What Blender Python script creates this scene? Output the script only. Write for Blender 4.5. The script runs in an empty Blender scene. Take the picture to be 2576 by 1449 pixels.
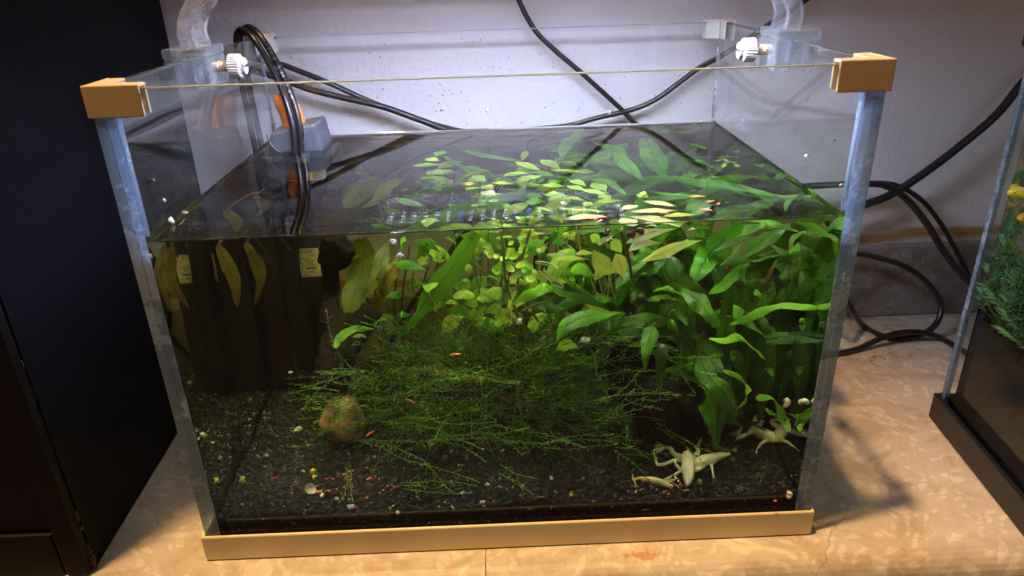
import bpy, bmesh, math, random
import numpy as np
from mathutils import Vector, Matrix, noise

random.seed(7); rng = np.random.default_rng(7)
C = bpy.context.scene.collection
S = bpy.context.scene
V = Vector

# ------------------------------------------------------------------ camera
cam = bpy.data.cameras.new('camera'); camo = bpy.data.objects.new('camera', cam); C.objects.link(camo)
FPX = 1814.43
CP = V((0.000776, -0.333398, 0.322163)); CR = (1.1444855, 0.0290246, -0.0286839)
camo.location = CP; camo.rotation_euler = CR
cam.sensor_width = 36; cam.lens = FPX / 2576 * 36; cam.clip_start = .01; cam.clip_end = 50
S.camera = camo
# ------------------------------------------------------------------ world, lights, exposure
W = bpy.data.worlds.new('World'); S.world = W; W.use_nodes = True
bg = W.node_tree.nodes['Background']; bg.inputs[0].default_value = (1, .57, .40, 1); bg.inputs[1].default_value = .125
warm = bpy.data.lights.new('ceiling_lamp', 'SPOT'); warm.shadow_soft_size = .05; warm.spot_size = math.radians(28); warm.spot_blend = 1
warm.color = (1, .62, .26); warm.energy = 360
wo = bpy.data.objects.new('ceiling_lamp', warm); C.objects.link(wo); wo.location = (-.37, -.14, 2.2)
wo.rotation_euler = (V((.0, -.14, 0)) - wo.location).to_track_quat('-Z', 'Y').to_euler()
LED = 35.0
S.view_settings.view_transform = 'Standard'; S.view_settings.look = 'None'
S.view_settings.exposure = 0; S.view_settings.gamma = 1
cy = S.cycles
S.render.engine = 'CYCLES'
cy.max_bounces = 20; cy.transparent_max_bounces = 32; cy.transmission_bounces = 14; cy.glossy_bounces = 8; cy.diffuse_bounces = 3
cy.volume_bounces = 0; cy.sample_clamp_indirect = 60; cy.sample_clamp_direct = 0; cy.use_denoising = True
cy.caustics_refractive = True; cy.caustics_reflective = True; cy.blur_glossy = 0.3
try: cy.denoiser = 'OPENIMAGEDENOISE'; cy.denoising_prefilter = 'ACCURATE'
except Exception: pass

# ------------------------------------------------------------------ sizes (metres)
TW, TD, TH, G = .36, .246, .275, .005      # tank width, depth, height, glass
HW = .1997                                 # water level
YW = .277                                  # skirting face
WX = TW/2 - G - .0003; WY0 = G + .0003; WY1 = TD - G - .0003
from mathutils import Euler
CM = Euler(CR).to_matrix()
def ray(x, y):
    d = CM @ V(((x-1288)/FPX, -(y-724.5)/FPX, -1)); return d.normalized()
def hit(x, y, ax, v):
    """point seen in the photo at (x, y), on the plane axis ax = v, in air"""
    d = ray(x, y); return CP + d * ((v - CP[ax]) / d[ax])
def snell(d, n, e):
    c = -d.dot(n); return e*d + (e*c - math.sqrt(1 - e*e*(1-c*c))) * n
def sub(x, y, ax, v):
    """same, seen through the front pane into the water"""
    o = hit(x, y, 1, WY0); d0 = ray(x, y); d = snell(d0, V((0, -1, 0)), 1/1.333)
    p = o + d * ((v - o[ax]) / d[ax])
    if ax == 1 and v > WY1:
        b = o + d * ((WY1 - o[1]) / d[1]); p = b + d0 * ((v - WY1) / d0[1])
    return p
def top(x, y, z):
    """same, seen down through the water surface"""
    o = hit(x, y, 2, HW); d = snell(ray(x, y), V((0, 0, 1)), 1/1.333)
    return o + d * ((z - HW) / d[2])

# ------------------------------------------------------------------ materials
def mat(name, col, rough=.5, spec=.5, metal=0, bump=0, bscale=200, var=None, vscale=30, trans=None, coat=0):
    m = bpy.data.materials.new(name); m.use_nodes = True; nt = m.node_tree; p = nt.nodes['Principled BSDF']
    p.inputs['Base Color'].default_value = (*col, 1); p.inputs['Roughness'].default_value = rough
    p.inputs['Specular IOR Level'].default_value = spec; p.inputs['Metallic'].default_value = metal
    p.inputs['Coat Weight'].default_value = coat
    tc = nt.nodes.new('ShaderNodeTexCoord')
    if var:
        n = nt.nodes.new('ShaderNodeTexNoise'); n.inputs['Scale'].default_value = vscale; n.inputs['Detail'].default_value = 6
        nt.links.new(tc.outputs['Object'], n.inputs['Vector'])
        r = nt.nodes.new('ShaderNodeValToRGB'); r.color_ramp.elements[0].position = .35; r.color_ramp.elements[1].position = .65
        r.color_ramp.elements[0].color = (*col, 1); r.color_ramp.elements[1].color = (*var, 1)
        nt.links.new(n.outputs[0], r.inputs[0]); nt.links.new(r.outputs[0], p.inputs['Base Color'])
    if bump:
        n = nt.nodes.new('ShaderNodeTexNoise'); n.inputs['Scale'].default_value = bscale; n.inputs['Detail'].default_value = 5
        nt.links.new(tc.outputs['Object'], n.inputs['Vector'])
        b = nt.nodes.new('ShaderNodeBump'); b.inputs['Strength'].default_value = bump; b.inputs['Distance'].default_value = .001
        nt.links.new(n.outputs[0], b.inputs['Height']); nt.links.new(b.outputs[0], p.inputs['Normal'])
    if trans:
        f, tcol = trans
        t = nt.nodes.new('ShaderNodeBsdfTranslucent'); t.inputs[0].default_value = (*tcol, 1)
        mx = nt.nodes.new('ShaderNodeMixShader'); mx.inputs[0].default_value = f
        nt.links.new(p.outputs[0], mx.inputs[1]); nt.links.new(t.outputs[0], mx.inputs[2])
        nt.links.new(mx.outputs[0], nt.nodes['Material Output'].inputs[0])
    return m

def leaf_mat(name, col, col2, tf=.45, rough=.38):
    """leaf: two greens in blotches, midrib and cross veins from the UVs, light passing through"""
    m = bpy.data.materials.new(name); m.use_nodes = True; nt = m.node_tree; N = nt.nodes; L = nt.links
    p = N['Principled BSDF']; p.inputs['Roughness'].default_value = rough; p.inputs['Specular IOR Level'].default_value = .55
    tc = N.new('ShaderNodeTexCoord'); oi = N.new('ShaderNodeObjectInfo')
    n = N.new('ShaderNodeTexNoise'); n.inputs['Scale'].default_value = 55; n.inputs['Detail'].default_value = 5
    L.new(tc.outputs['Object'], n.inputs['Vector'])
    r = N.new('ShaderNodeValToRGB'); e = r.color_ramp.elements
    e[0].position = .36; e[1].position = .66; e[0].color = (*col, 1); e[1].color = (*col2, 1)
    L.new(n.outputs[0], r.inputs[0])
    hsv = N.new('ShaderNodeHueSaturation'); mr = N.new('ShaderNodeMapRange'); mr.inputs[3].default_value = .75; mr.inputs[4].default_value = 1.3
    L.new(oi.outputs['Random'], mr.inputs[0]); L.new(mr.outputs[0], hsv.inputs['Value']); L.new(r.outputs[0], hsv.inputs['Color'])
    sx = N.new('ShaderNodeSeparateXYZ'); L.new(tc.outputs['UV'], sx.inputs[0])
    ab = N.new('ShaderNodeMath'); ab.operation = 'ABSOLUTE'; L.new(sx.outputs[0], ab.inputs[0])
    # midrib: |u| small ; side veins : wave of v + |u|
    mid = N.new('ShaderNodeMapRange'); mid.inputs[1].default_value = 0; mid.inputs[2].default_value = .11; mid.inputs[3].default_value = 1; mid.inputs[4].default_value = 0
    L.new(ab.outputs[0], mid.inputs[0])
    ad = N.new('ShaderNodeMath'); ad.operation = 'MULTIPLY_ADD'; ad.inputs[1].default_value = 26; L.new(sx.outputs[1], ad.inputs[0])
    m2 = N.new('ShaderNodeMath'); m2.operation = 'MULTIPLY'; m2.inputs[1].default_value = -4; L.new(ab.outputs[0], m2.inputs[0]); L.new(m2.outputs[0], ad.inputs[2])
    sn = N.new('ShaderNodeMath'); sn.operation = 'SINE'; ad2 = N.new('ShaderNodeMath'); ad2.operation = 'MULTIPLY'; ad2.inputs[1].default_value = 3.0
    L.new(ad.outputs[0], ad2.inputs[0]); L.new(ad2.outputs[0], sn.inputs[0])
    vs = N.new('ShaderNodeMapRange'); vs.inputs[1].default_value = .75; vs.inputs[2].default_value = 1; L.new(sn.outputs[0], vs.inputs[0])
    vv = N.new('ShaderNodeMath'); vv.operation = 'MULTIPLY_ADD'; vv.inputs[1].default_value = .35; L.new(vs.outputs[0], vv.inputs[0]); L.new(mid.outputs[0], vv.inputs[2])
    mx = N.new('ShaderNodeMix'); mx.data_type = 'RGBA'; mx.inputs[7].default_value = (col[0]*.35, col[1]*.38, col[2]*.4, 1)
    fm = N.new('ShaderNodeMath'); fm.operation = 'MULTIPLY'; fm.inputs[1].default_value = .6; fm.use_clamp = True; L.new(vv.outputs[0], fm.inputs[0])
    ns = N.new('ShaderNodeTexNoise'); ns.inputs['Scale'].default_value = 260; ns.inputs['Detail'].default_value = 2; L.new(tc.outputs['Object'], ns.inputs['Vector'])
    sp_ = N.new('ShaderNodeMapRange'); sp_.inputs[1].default_value = .68; sp_.inputs[2].default_value = .73; L.new(ns.outputs[0], sp_.inputs[0])
    nb = N.new('ShaderNodeTexNoise'); nb.inputs['Scale'].default_value = 34; nb.inputs['Detail'].default_value = 7; nb.inputs['Roughness'].default_value = .7; L.new(tc.outputs['Object'], nb.inputs['Vector'])
    sb = N.new('ShaderNodeMapRange'); sb.inputs[1].default_value = .58; sb.inputs[2].default_value = .74; sb.inputs[4].default_value = .55; L.new(nb.outputs[0], sb.inputs[0])
    mb = N.new('ShaderNodeMix'); mb.data_type = 'RGBA'; mb.inputs[7].default_value = (.10, .085, .012, 1); L.new(sb.outputs[0], mb.inputs[0]); L.new(hsv.outputs[0], mb.inputs[6])
    mc = N.new('ShaderNodeMix'); mc.data_type = 'RGBA'; mc.inputs[7].default_value = (.03, .018, .006, 1); L.new(sp_.outputs[0], mc.inputs[0]); L.new(mb.outputs[2], mc.inputs[6])
    L.new(fm.outputs[0], mx.inputs[0]); L.new(mc.outputs[2], mx.inputs[6]); L.new(mx.outputs[2], p.inputs['Base Color'])
    b = N.new('ShaderNodeBump'); b.inputs['Strength'].default_value = .45; b.inputs['Distance'].default_value = .0012
    hsum = N.new('ShaderNodeMath'); hsum.operation = 'SUBTRACT'; L.new(n.outputs[0], hsum.inputs[0]); L.new(vv.outputs[0], hsum.inputs[1])
    L.new(hsum.outputs[0], b.inputs['Height']); L.new(b.outputs[0], p.inputs['Normal'])
    t = N.new('ShaderNodeBsdfTranslucent'); gm = N.new('ShaderNodeGamma'); gm.inputs[1].default_value = .85
    L.new(mx.outputs[2], gm.inputs[0]); L.new(gm.outputs[0], t.inputs[0])
    ms = N.new('ShaderNodeMixShader'); ms.inputs[0].default_value = tf
    L.new(p.outputs[0], ms.inputs[1]); L.new(t.outputs[0], ms.inputs[2]); L.new(ms.outputs[0], N['Material Output'].inputs[0])
    return m

def pane_mat(name, tint=(.985, .995, .992), ior_f=.04, dirt=.0, haze=(.6,.6,.65), graze=1):
    """clear sheet glass: straight-through light plus a mirror reflection that grows at grazing angles"""
    m = bpy.data.materials.new(name); m.use_nodes = True; nt = m.node_tree; N = nt.nodes; L = nt.links
    N.remove(N['Principled BSDF'])
    tr = N.new('ShaderNodeBsdfTransparent'); tr.inputs[0].default_value = (*tint, 1)
    gl = N.new('ShaderNodeBsdfGlossy'); gl.inputs['Roughness'].default_value = 0; gl.inputs[0].default_value = (1, 1, 1, 1)
    ge = N.new('ShaderNodeNewGeometry'); dp = N.new('ShaderNodeVectorMath'); dp.operation = 'DOT_PRODUCT'
    L.new(ge.outputs['Incoming'], dp.inputs[0]); L.new(ge.outputs['Normal'], dp.inputs[1])
    ab = N.new('ShaderNodeMath'); ab.operation = 'ABSOLUTE'; L.new(dp.outputs['Value'], ab.inputs[0])
    om = N.new('ShaderNodeMath'); om.operation = 'SUBTRACT'; om.inputs[0].default_value = 1; L.new(ab.outputs[0], om.inputs[1])
    pw = N.new('ShaderNodeMath'); pw.operation = 'POWER'; pw.inputs[1].default_value = 5; L.new(om.outputs[0], pw.inputs[0])
    ma = N.new('ShaderNodeMath'); ma.operation = 'MULTIPLY_ADD'; ma.inputs[1].default_value = (1-ior_f)*graze; ma.inputs[2].default_value = ior_f
    L.new(pw.outputs[0], ma.inputs[0])
    mx = N.new('ShaderNodeMixShader'); L.new(ma.outputs[0], mx.inputs[0]); L.new(tr.outputs[0], mx.inputs[1]); L.new(gl.outputs[0], mx.inputs[2])
    out = mx
    if dirt:   # dried specks and lime film left on the glass
        tc = N.new('ShaderNodeTexCoord'); n = N.new('ShaderNodeTexNoise'); n.inputs['Scale'].default_value = 24; n.inputs['Detail'].default_value = 8; n.inputs['Roughness'].default_value = .75
        L.new(tc.outputs['Object'], n.inputs['Vector'])
        mr = N.new('ShaderNodeMapRange'); mr.inputs[1].default_value = .5; mr.inputs[2].default_value = .8; mr.inputs[3].default_value = dirt*.25; mr.inputs[4].default_value = dirt*2.2
        L.new(n.outputs[0], mr.inputs[0])
        df = N.new('ShaderNodeBsdfTranslucent'); df.inputs[0].default_value = (*haze, 1)
        d2 = N.new('ShaderNodeBsdfDiffuse'); d2.inputs[0].default_value = (*haze, 1); m0 = N.new('ShaderNodeMixShader'); m0.inputs[0].default_value = .5
        L.new(df.outputs[0], m0.inputs[1]); L.new(d2.outputs[0], m0.inputs[2])
        m3 = N.new('ShaderNodeMixShader'); L.new(mr.outputs[0], m3.inputs[0]); L.new(mx.outputs[0], m3.inputs[1]); L.new(m0.outputs[0], m3.inputs[2]); out = m3
    L.new(out.outputs[0], N['Material Output'].inputs[0])
    return m

def water_mat(name, dens=5.2, col=(.80, .79, .0)):
    m = bpy.data.materials.new(name); m.use_nodes = True; nt = m.node_tree; N = nt.nodes; L = nt.links
    N.remove(N['Principled BSDF'])
    g = N.new('ShaderNodeBsdfGlass'); g.inputs['IOR'].default_value = 1.333; g.inputs['Roughness'].default_value = 0; g.inputs[0].default_value = (1, 1, 1, 1)
    v = N.new('ShaderNodeVolumeAbsorption'); v.inputs[0].default_value = (*col, 1); v.inputs[1].default_value = dens
    L.new(g.outputs[0], N['Material Output'].inputs[0]); L.new(v.outputs[0], N['Material Output'].inputs[1])
    return m

M = {}
M['pane'] = pane_mat('tank_glass', dirt=.004)
M['pane_front'] = pane_mat('front_glass', ior_f=.010, graze=.6)
M['edge'] = pane_mat('ground_glass_edge', tint=(.62, .78, .84), ior_f=.05, dirt=1.5, haze=(.47, .54, .57))
M['rim_side'] = mat('glass_rim_side', (.07, .10, .105), .12)
M['rim_back'] = mat('glass_rim_back', (.46, .48, .56), .25, trans=(.4, (.6, .62, .75)))
M['rim'] = mat('glass_rim', (.30, .30, .20), .2, trans=(.5, (.5, .5, .3)))
M['silicone'] = pane_mat('silicone', tint=(.6, .75, .9), ior_f=.04, dirt=1.3, haze=(.48, .55, .62))
M['beige'] = mat('beige_plastic', (.76, .64, .37), .38, var=(.70, .58, .34), vscale=35)
M['clip_warmlit'] = mat('clip_plastic_warm_lit', (.58, .44, .24), .4, var=(.54, .40, .22), vscale=60)  # front clips: tan of the warm lamp light put into the plastic colour
M['clip_ledlit'] = mat('clip_plastic_led_lit', (.62, .60, .54), .35)  # back clips: same plastic, whitened in colour as under the LEDs
M['acrylic'] = pane_mat('frosted_acrylic', tint=(.8, .83, .86), ior_f=.05, dirt=.75, haze=(.62, .68, .72))
def clear_acrylic():
    m = pane_mat('clear_acrylic', tint=(.86, .87, .9), ior_f=.07, dirt=.8, haze=(.72, .75, .8)); return m
M['clear'] = clear_acrylic()
M['ghost'] = pane_mat('mirrored_print', tint=(.96, .96, .97), dirt=.35, haze=(.8, .8, .85))  # pale haze imitating a reflection of lettering
M['knob'] = mat('white_knob', (.40, .37, .30), .35)
M['screw'] = mat('nylon_screw', (.62, .50, .32), .35)
M['black'] = mat('black_cable', (.012, .012, .014), .28, spec=.6, bump=.1, bscale=300)
M['grey'] = mat('grey_pump_plastic', (.085, .095, .115), .3, bump=.1, bscale=500)
M['dark'] = mat('dark_filter_plastic', (.012, .011, .016), .4, bump=.15, bscale=400)
M['orange'] = mat('orange_plastic', (.85, .27, .06), .35)
M['blackwood'] = mat('black_cabinet_side', (.0028, .003, .0052), .6, spec=.15, bump=.1, bscale=60)
M['cabfront'] = mat('cabinet_front', (.012, .008, .005), .55, spec=.2, var=(.006, .004, .003), vscale=14)
M['worn'] = mat('worn_edge', (.10, .045, .02), .8, var=(.02, .01, .006), vscale=120)
M['blacktrim'] = mat('black_trim', (.006, .006, .007), .35)
M['whiteprint'] = mat('white_print', (.55, .55, .58), .5)
M['blackprint'] = mat('black_print', (.012, .010, .008), .6)
M['label'] = mat('silver_label', (.72, .56, .32), .45, var=(.5, .42, .22), vscale=60)
M['housing'] = mat('lamp_housing', (.6, .6, .6), .4)
M['water'] = water_mat('tank_water')
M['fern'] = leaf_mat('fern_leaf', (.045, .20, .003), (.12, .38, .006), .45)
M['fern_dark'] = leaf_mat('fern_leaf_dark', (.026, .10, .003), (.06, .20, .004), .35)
M['olive'] = leaf_mat('old_fern_leaf', (.16, .17, .012), (.22, .30, .010), .5)
M['bright'] = leaf_mat('young_fern_leaf', (.13, .42, .010), (.22, .55, .015), .5)
M['lime'] = leaf_mat('stem_leaf', (.34, .62, .035), (.48, .72, .05), .45)
M['yellow'] = leaf_mat('yellow_leaf', (.40, .56, .03), (.52, .58, .05), .45)
M['pale'] = leaf_mat('pale_leaf', (.60, .72, .22), (.72, .76, .32), .35)
M['brownleaf'] = leaf_mat('rotting_leaf', (.17, .12, .014), (.22, .19, .02), .4)
M['stem'] = mat('brown_stem', (.085, .040, .018), .5, var=(.05, .06, .015), vscale=80)
M['greenstem'] = mat('green_stem', (.14, .2, .03), .5)
M['root'] = mat('pale_root', (.5, .55, .25), .5, trans=(.3, (.6, .6, .3)))
M['frog'] = mat('frog_skin', (.96, .92, .78), .3, var=(.74, .70, .66), vscale=150, trans=(.12, (.9, .7, .4)), bump=.25, bscale=900)
M['frog_y'] = mat('frog_skin_yellow', (.82, .66, .32), .35, var=(.80, .72, .5), vscale=200, trans=(.25, (.9, .7, .4)))
M['web'] = mat('frog_web', (.58, .60, .42), .4, trans=(.5, (.5, .6, .35)))
M['pellet'] = mat('pellet', (.85, .20, .09), .5, var=(.75, .14, .06), vscale=400)
M['snail'] = mat('snail_shell', (.30, .22, .12), .25, var=(.62, .58, .5), vscale=420, coat=.4)
M['snail_w'] = mat('pale_snail_shell', (.75, .72, .66), .25, var=(.45, .4, .33), vscale=380, coat=.4)
M['snail_d'] = mat('dark_snail_shell', (.045, .016, .010), .15, var=(.10, .04, .02), vscale=300, coat=.8)
M['snail_y'] = mat('yellow_snail_shell', (.50, .42, .08), .25, var=(.3, .28, .06), vscale=300, coat=.4)
M['rock'] = mat('pink_rock', (.42, .25, .17), .8, var=(.10, .06, .04), vscale=130, bump=1, bscale=160)
M['rock2'] = mat('brown_rock', (.08, .05, .025), .85, var=(.035, .025, .014), vscale=70, bump=1, bscale=160)
M['drift'] = mat('black_driftwood', (.006, .005, .005), .85, spec=.15, var=(.016, .011, .008), vscale=120, bump=1, bscale=150)
M['woodpale'] = mat('brown_driftwood', (.16, .08, .03), .6, var=(.06, .035, .015), vscale=50, bump=.6, bscale=120)
M['fish'] = mat('yellow_fish', (.95, .62, .02), .3, var=(.9, .42, .02), vscale=60)
M['hygrowth'] = leaf_mat('second_tank_leaf', (.10, .28, .10), (.20, .45, .18), .4)
M['meniscus'] = None

def gravel_mat():
    m = bpy.data.materials.new('black_gravel'); m.use_nodes = True; nt = m.node_tree; N = nt.nodes; L = nt.links
    p = N['Principled BSDF']; p.inputs['Roughness'].default_value = .5; p.inputs['Specular IOR Level'].default_value = .3
    a = N.new('ShaderNodeAttribute'); a.attribute_name = 'tone'
    r = N.new('ShaderNodeValToRGB'); e = r.color_ramp.elements
    e[0].position = 0; e[0].color = (.012, .0115, .014, 1); e[1].position = .95; e[1].color = (.038, .036, .042, 1)
    x = e.new(.978); x.color = (.05, .04, .035, 1); x = e.new(.993); x.color = (.38, .35, .30, 1)
    L.new(a.outputs['Fac'], r.inputs[0])
    L.new(r.outputs[0], p.inputs['Base Color'])
    tc = N.new('ShaderNodeTexCoord'); n = N.new('ShaderNodeTexNoise'); n.inputs['Scale'].default_value = 900; n.inputs['Detail'].default_value = 4
    L.new(tc.outputs['Object'], n.inputs['Vector']); b = N.new('ShaderNodeBump'); b.inputs['Strength'].default_value = .6; b.inputs['Distance'].default_value = .0006
    L.new(n.outputs[0], b.inputs['Height']); L.new(b.outputs[0], p.inputs['Normal'])
    return m
M['gravel'] = gravel_mat()

def moss_mat():
    m = bpy.data.materials.new('moss'); m.use_nodes = True; nt = m.node_tree; N = nt.nodes; L = nt.links
    p = N['Principled BSDF']; p.inputs['Roughness'].default_value = .5
    a = N.new('ShaderNodeAttribute'); a.attribute_name = 'tone'
    r = N.new('ShaderNodeValToRGB'); e = r.color_ramp.elements
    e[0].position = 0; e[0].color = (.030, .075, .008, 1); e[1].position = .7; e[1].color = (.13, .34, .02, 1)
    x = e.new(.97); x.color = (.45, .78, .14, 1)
    L.new(a.outputs['Fac'], r.inputs[0]); L.new(r.outputs[0], p.inputs['Base Color'])
    t = N.new('ShaderNodeBsdfTranslucent'); L.new(r.outputs[0], t.inputs[0]); ms = N.new('ShaderNodeMixShader'); ms.inputs[0].default_value = .35
    L.new(p.outputs[0], ms.inputs[1]); L.new(t.outputs[0], ms.inputs[2]); L.new(ms.outputs[0], N['Material Output'].inputs[0])
    return m
M['moss'] = moss_mat()

def stone_mat(name, c1, c2, c3, rough=.45, scale=9):
    m = bpy.data.materials.new(name); m.use_nodes = True; nt = m.node_tree; N = nt.nodes; L = nt.links
    p = N['Principled BSDF']; p.inputs['Roughness'].default_value = rough; p.inputs['Specular IOR Level'].default_value = .35
    tc = N.new('ShaderNodeTexCoord')
    w = N.new('ShaderNodeTexNoise'); w.inputs['Scale'].default_value = 14; w.inputs['Detail'].default_value = 6; L.new(tc.outputs['Object'], w.inputs['Vector'])
    n1 = N.new('ShaderNodeTexNoise'); n1.inputs['Scale'].default_value = scale*2.2; n1.inputs['Detail'].default_value = 12; n1.inputs['Roughness'].default_value = .68; n1.inputs['Distortion'].default_value = 1.6
    L.new(tc.outputs['Object'], n1.inputs['Vector'])
    r = N.new('ShaderNodeValToRGB'); e = r.color_ramp.elements
    e[0].position = .38; e[0].color = (c1[0]*.92, c1[1]*.9, c1[2]*.88, 1); e[1].position = .64; e[1].color = (*c3, 1); x = e.new(.5); x.color = (*c2, 1)
    L.new(n1.outputs[0], r.inputs[0])
    # fossil-like rings and flecks
    mm = N.new('ShaderNodeMix'); mm.data_type = 'VECTOR'; mm.inputs[0].default_value = .10; L.new(tc.outputs['Object'], mm.inputs[4]); L.new(w.outputs['Color'], mm.inputs[5])
    v = N.new('ShaderNodeTexVoronoi'); v.feature = 'SMOOTH_F1'; v.inputs['Scale'].default_value = 110; v.inputs['Smoothness'].default_value = .15; L.new(mm.outputs[1], v.inputs['Vector'])
    mr = N.new('ShaderNodeMapRange'); mr.inputs[1].default_value = .30; mr.inputs[2].default_value = .42; mr.inputs[3].default_value = 0; mr.inputs[4].default_value = .36
    L.new(v.outputs['Distance'], mr.inputs[0])
    mx = N.new('ShaderNodeMix'); mx.data_type = 'RGBA'; mx.inputs[7].default_value = (c1[0]*.6, c1[1]*.55, c1[2]*.5, 1)
    L.new(mr.outputs[0], mx.inputs[0]); L.new(r.outputs[0], mx.inputs[6])
    # cracks
    v2 = N.new('ShaderNodeTexVoronoi'); v2.feature = 'DISTANCE_TO_EDGE'; v2.inputs['Scale'].default_value = 6.5; mm2 = N.new('ShaderNodeMix'); mm2.data_type = 'VECTOR'; mm2.inputs[0].default_value = .16
    L.new(tc.outputs['Object'], mm2.inputs[4]); L.new(w.outputs['Color'], mm2.inputs[5]); L.new(mm2.outputs[1], v2.inputs['Vector'])
    cr = N.new('ShaderNodeMapRange'); cr.inputs[1].default_value = 0; cr.inputs[2].default_value = .006; cr.inputs[3].default_value = .75; cr.inputs[4].default_value = 0
    L.new(v2.outputs['Distance'], cr.inputs[0])
    n3 = N.new('ShaderNodeTexNoise'); n3.inputs['Scale'].default_value = 7; L.new(tc.outputs['Object'], n3.inputs['Vector'])
    g3 = N.new('ShaderNodeMapRange'); g3.inputs[1].default_value = .52; g3.inputs[2].default_value = .62; L.new(n3.outputs[0], g3.inputs[0])
    cm = N.new('ShaderNodeMath'); cm.operation = 'MULTIPLY'; L.new(cr.outputs[0], cm.inputs[0]); L.new(g3.outputs[0], cm.inputs[1])
    mx2 = N.new('ShaderNodeMix'); mx2.data_type = 'RGBA'; mx2.inputs[7].default_value = (.05, .03, .02, 1); L.new(cm.outputs[0], mx2.inputs[0]); L.new(mx.outputs[2], mx2.inputs[6])
    sc_ = hit(1612, 1398, 2, 0)
    sv = N.new('ShaderNodeVectorMath'); sv.operation = 'SUBTRACT'; sv.inputs[1].default_value = sc_; L.new(tc.outputs['Object'], sv.inputs[0])
    sl = N.new('ShaderNodeMapping'); sl.inputs['Rotation'].default_value = (0, 0, .9); sl.inputs['Scale'].default_value = (60, 170, 60); L.new(sv.outputs[0], sl.inputs[0])
    ln = N.new('ShaderNodeVectorMath'); ln.operation = 'LENGTH'; L.new(sl.outputs[0], ln.inputs[0])
    sn_ = N.new('ShaderNodeTexNoise'); sn_.inputs['Scale'].default_value = 300; sn_.inputs['Detail'].default_value = 6; L.new(tc.outputs['Object'], sn_.inputs['Vector'])
    sd = N.new('ShaderNodeMath'); sd.operation = 'MULTIPLY_ADD'; sd.inputs[1].default_value = 2.6; L.new(sn_.outputs[0], sd.inputs[0]); L.new(ln.outputs['Value'], sd.inputs[2])
    sm_ = N.new('ShaderNodeMapRange'); sm_.inputs[1].default_value = 1.5; sm_.inputs[2].default_value = 2.1; sm_.inputs[3].default_value = .8; sm_.inputs[4].default_value = 0; L.new(sd.outputs[0], sm_.inputs[0])
    mx3 = N.new('ShaderNodeMix'); mx3.data_type = 'RGBA'; mx3.inputs[7].default_value = (.36, .15, .035, 1); L.new(sm_.outputs[0], mx3.inputs[0]); L.new(mx2.outputs[2], mx3.inputs[6])
    L.new(mx3.outputs[2], p.inputs['Base Color'])
    b = N.new('ShaderNodeBump'); b.inputs['Strength'].default_value = .35; b.inputs['Distance'].default_value = .0008
    L.new(n1.outputs[0], b.inputs['Height']); L.new(b.outputs[0], p.inputs['Normal'])
    return m
M['stone'] = stone_mat('limestone_top', (.42, .34, .27), (.52, .45, .38), (.60, .53, .46))
M['skirt'] = stone_mat('stone_skirting', (.20, .16, .14), (.30, .25, .21), (.36, .31, .27), .6, 6)
M['rust'] = mat('rust_stain', (.30, .12, .03), .7)

def wall_mat():
    m = bpy.data.materials.new('painted_plaster'); m.use_nodes = True; nt = m.node_tree; N = nt.nodes; L = nt.links
    p = N['Principled BSDF']; p.inputs['Roughness'].default_value = .65; p.inputs['Specular IOR Level'].default_value = .25
    tc = N.new('ShaderNodeTexCoord'); n = N.new('ShaderNodeTexNoise'); n.inputs['Scale'].default_value = 230; n.inputs['Detail'].default_value = 6; L.new(tc.outputs['Object'], n.inputs['Vector'])
    n2 = N.new('ShaderNodeTexNoise'); n2.inputs['Scale'].default_value = 26; n2.inputs['Detail'].default_value = 6; L.new(tc.outputs['Object'], n2.inputs['Vector'])
    b = N.new('ShaderNodeBump'); b.inputs['Strength'].default_value = .6; b.inputs['Distance'].default_value = .0013
    s = N.new('ShaderNodeMath'); s.operation = 'MULTIPLY_ADD'; s.inputs[1].default_value = .8; L.new(n2.outputs[0], s.inputs[0]); L.new(n.outputs[0], s.inputs[2])
    L.new(s.outputs[0], b.inputs['Height']); L.new(b.outputs[0], p.inputs['Normal'])
    # ochre band just above the skirting with a wavy upper edge
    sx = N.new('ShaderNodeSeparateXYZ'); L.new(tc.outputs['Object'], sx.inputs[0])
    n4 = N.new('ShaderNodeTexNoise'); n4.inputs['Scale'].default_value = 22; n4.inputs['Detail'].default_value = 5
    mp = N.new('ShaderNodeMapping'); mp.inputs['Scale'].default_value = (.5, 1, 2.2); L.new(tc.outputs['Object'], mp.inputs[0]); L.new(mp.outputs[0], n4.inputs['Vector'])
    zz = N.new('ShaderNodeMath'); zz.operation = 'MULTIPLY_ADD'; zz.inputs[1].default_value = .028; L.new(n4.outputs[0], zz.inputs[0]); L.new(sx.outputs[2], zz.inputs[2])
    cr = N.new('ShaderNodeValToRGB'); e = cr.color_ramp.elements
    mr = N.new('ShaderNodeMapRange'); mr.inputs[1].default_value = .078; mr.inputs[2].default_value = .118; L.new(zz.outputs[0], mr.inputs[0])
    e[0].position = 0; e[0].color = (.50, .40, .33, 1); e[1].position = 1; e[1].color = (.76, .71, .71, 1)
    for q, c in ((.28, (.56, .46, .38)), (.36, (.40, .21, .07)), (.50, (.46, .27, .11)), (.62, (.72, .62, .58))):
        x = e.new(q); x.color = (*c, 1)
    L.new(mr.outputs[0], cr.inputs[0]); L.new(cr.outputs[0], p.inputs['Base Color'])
    return m
M['wall'] = wall_mat()

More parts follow.
